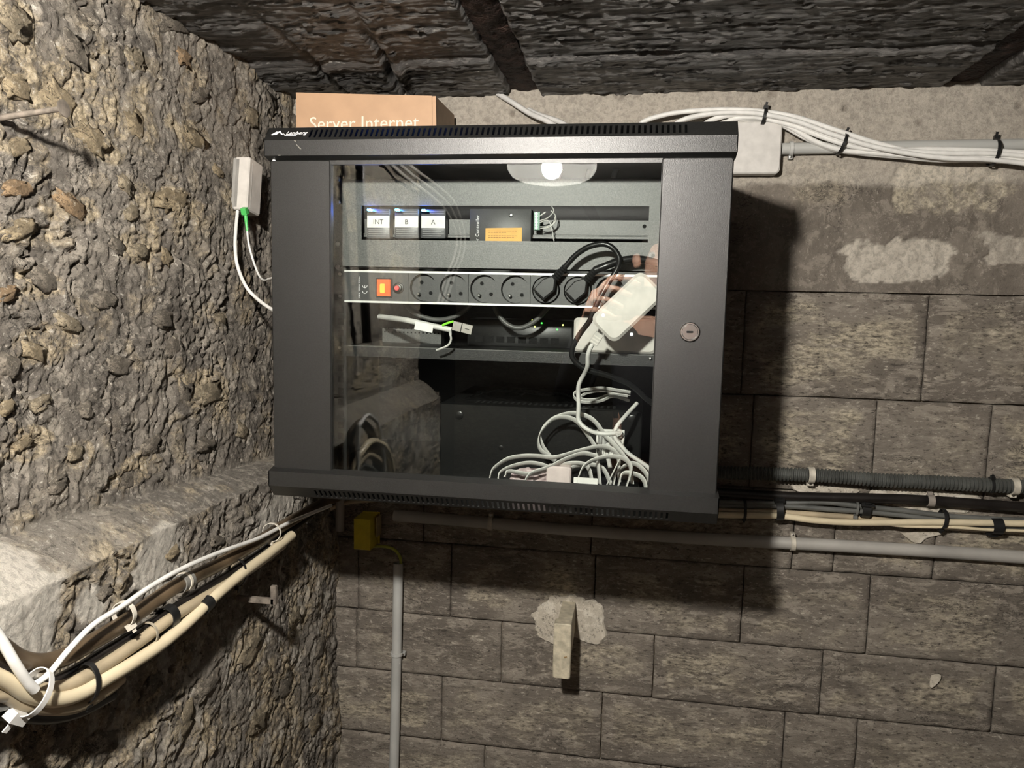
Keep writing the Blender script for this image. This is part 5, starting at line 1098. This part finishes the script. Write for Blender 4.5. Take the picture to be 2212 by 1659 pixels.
person = skin_mesh('person', [[pel, wst, chs, nkb, nk, hd0, hd1, hd2], nose, AL + [pmL], AR + [pmR]] + FL + FR + [leg(-1) + foot(-1)[1:], leg(1) + foot(1)[1:]], m_skin)
tag(person, 'person in dark jacket holding up a phone, mirrored in the glass door', 'person')
def grow(c, g): return [(*p[:3], p[3] + g, (p[4] if len(p) > 4 else p[3]) + g) for p in c]
skin_mesh('jacket', [grow([pel, wst, chs, nkb], .022), grow(AL, .016)[:-1] + [(0.052, -1.575, 1.41, .040)], grow(AR, .016)[:-1] + [(0.345, -1.58, 1.40, .040)]], m_jac, person)
skin_mesh('trousers', [grow(leg(-1), .018), grow(leg(1), .018)], m_jean, person)
for s in (-1, 1): skin_mesh('shoe', [grow(foot(s)[1:], .010)], M('black_shoe', (0.015, 0.015, 0.015), .5), person)
skin_mesh('hair', [[(PXc, PYc - .04, 1.60, .068, .075), (PXc, PYc - .028, 1.66, .078, .082), (PXc, PYc - .002, 1.705, .066, .078), (PXc, PYc + .05, 1.715, .05, .03)]], m_hair, person)
for s in (-1, 1):
    MB().lathe((PXc + s * .032, PYc + .092, 1.632), (0, 1, 0), [(.013, -.004), (.011, .004), (.006, .008)], 14).build('eye', M('eye_white', (.75, .72, .7), .2), person, 60)
    MB().lathe((PXc + s * .032, PYc + .1005, 1.632), (0, 1, 0), [(.0055, 0), (.004, .001)], 12).build('iris', M('iris_dark', (.04, .025, .015), .2), person)
    skin_mesh('ear', [[(PXc + s * .074, PYc + .02, 1.60, .008, .014), (PXc + s * .082, PYc + .015, 1.625, .009, .018), (PXc + s * .080, PYc + .01, 1.645, .007, .012)]], m_skin, person)
MB().rbox((PXc, PYc + .094, 1.567), R3, U3, (0, 1, 0), .024, .005, .004, .004, 4, .001).build('mouth', M('lips', (.5, .2, .17), .45), person, 50)
ph = thing('mobile_phone', (0.195, -1.437, 1.462), 'dark mobile phone held sideways by the person, mirrored in the glass', 'phone')
MB().rbox((0.200, -1.4375, 1.5), R3, U3, (0, 1, 0), .074, .037, .0040, .009, 6, .0015).build('phone_body', M('phone_graphite', (.03, .03, .033), .3, .4), ph, 40)
MB().rbox((0.200, -1.4420, 1.5), R3, U3, (0, 1, 0), .070, .034, .0004, .007, 6, .0001).build('screen', M('phone_screen', (.02, .02, .02), .1), ph)
MB().rbox((0.160, -1.4330, 1.518), R3, U3, (0, 1, 0), .016, .016, .0008, .005, 5, .0003).build('lens_island', M('phone_graphite2', (.02, .02, .02), .2), ph)

# ================================================================== pipe and cables further along the rubble wall (seen mirrored in the glass)
def PM(px, py, X):
    p = PX(px, py, X); p[1] = -0.8924 - p[1]; return p
cable('upright_pipe', cr([PM(776, 330, -.43), PM(779, 450, -.43), PM(785, 600, -.43), PM(792, 740, -.43)], 8), .011, m_pipe, 'black upright pipe on the rubble wall, mirrored in the glass door', 'pipe', 14)
for i, off in enumerate((0, 9, 18)):
    cable('grey_cable', cr([PM(835 + off * 2, 346, -.435), PM(880 + off, 385 - off, -.43), PM(930 + off, 422 - off, -.43), PM(965 + off, 458 - off, -.428), PM(985 + off, 505, -.428), PM(982 + off, 550, -.43), PM(962 + off, 600, -.432), PM(945 + off, 655, -.436)], 8), .0042, m_con, 'pale cable curving down the rubble wall, mirrored in the glass door', 'cable', 8, 'cables mirrored in the glass door')
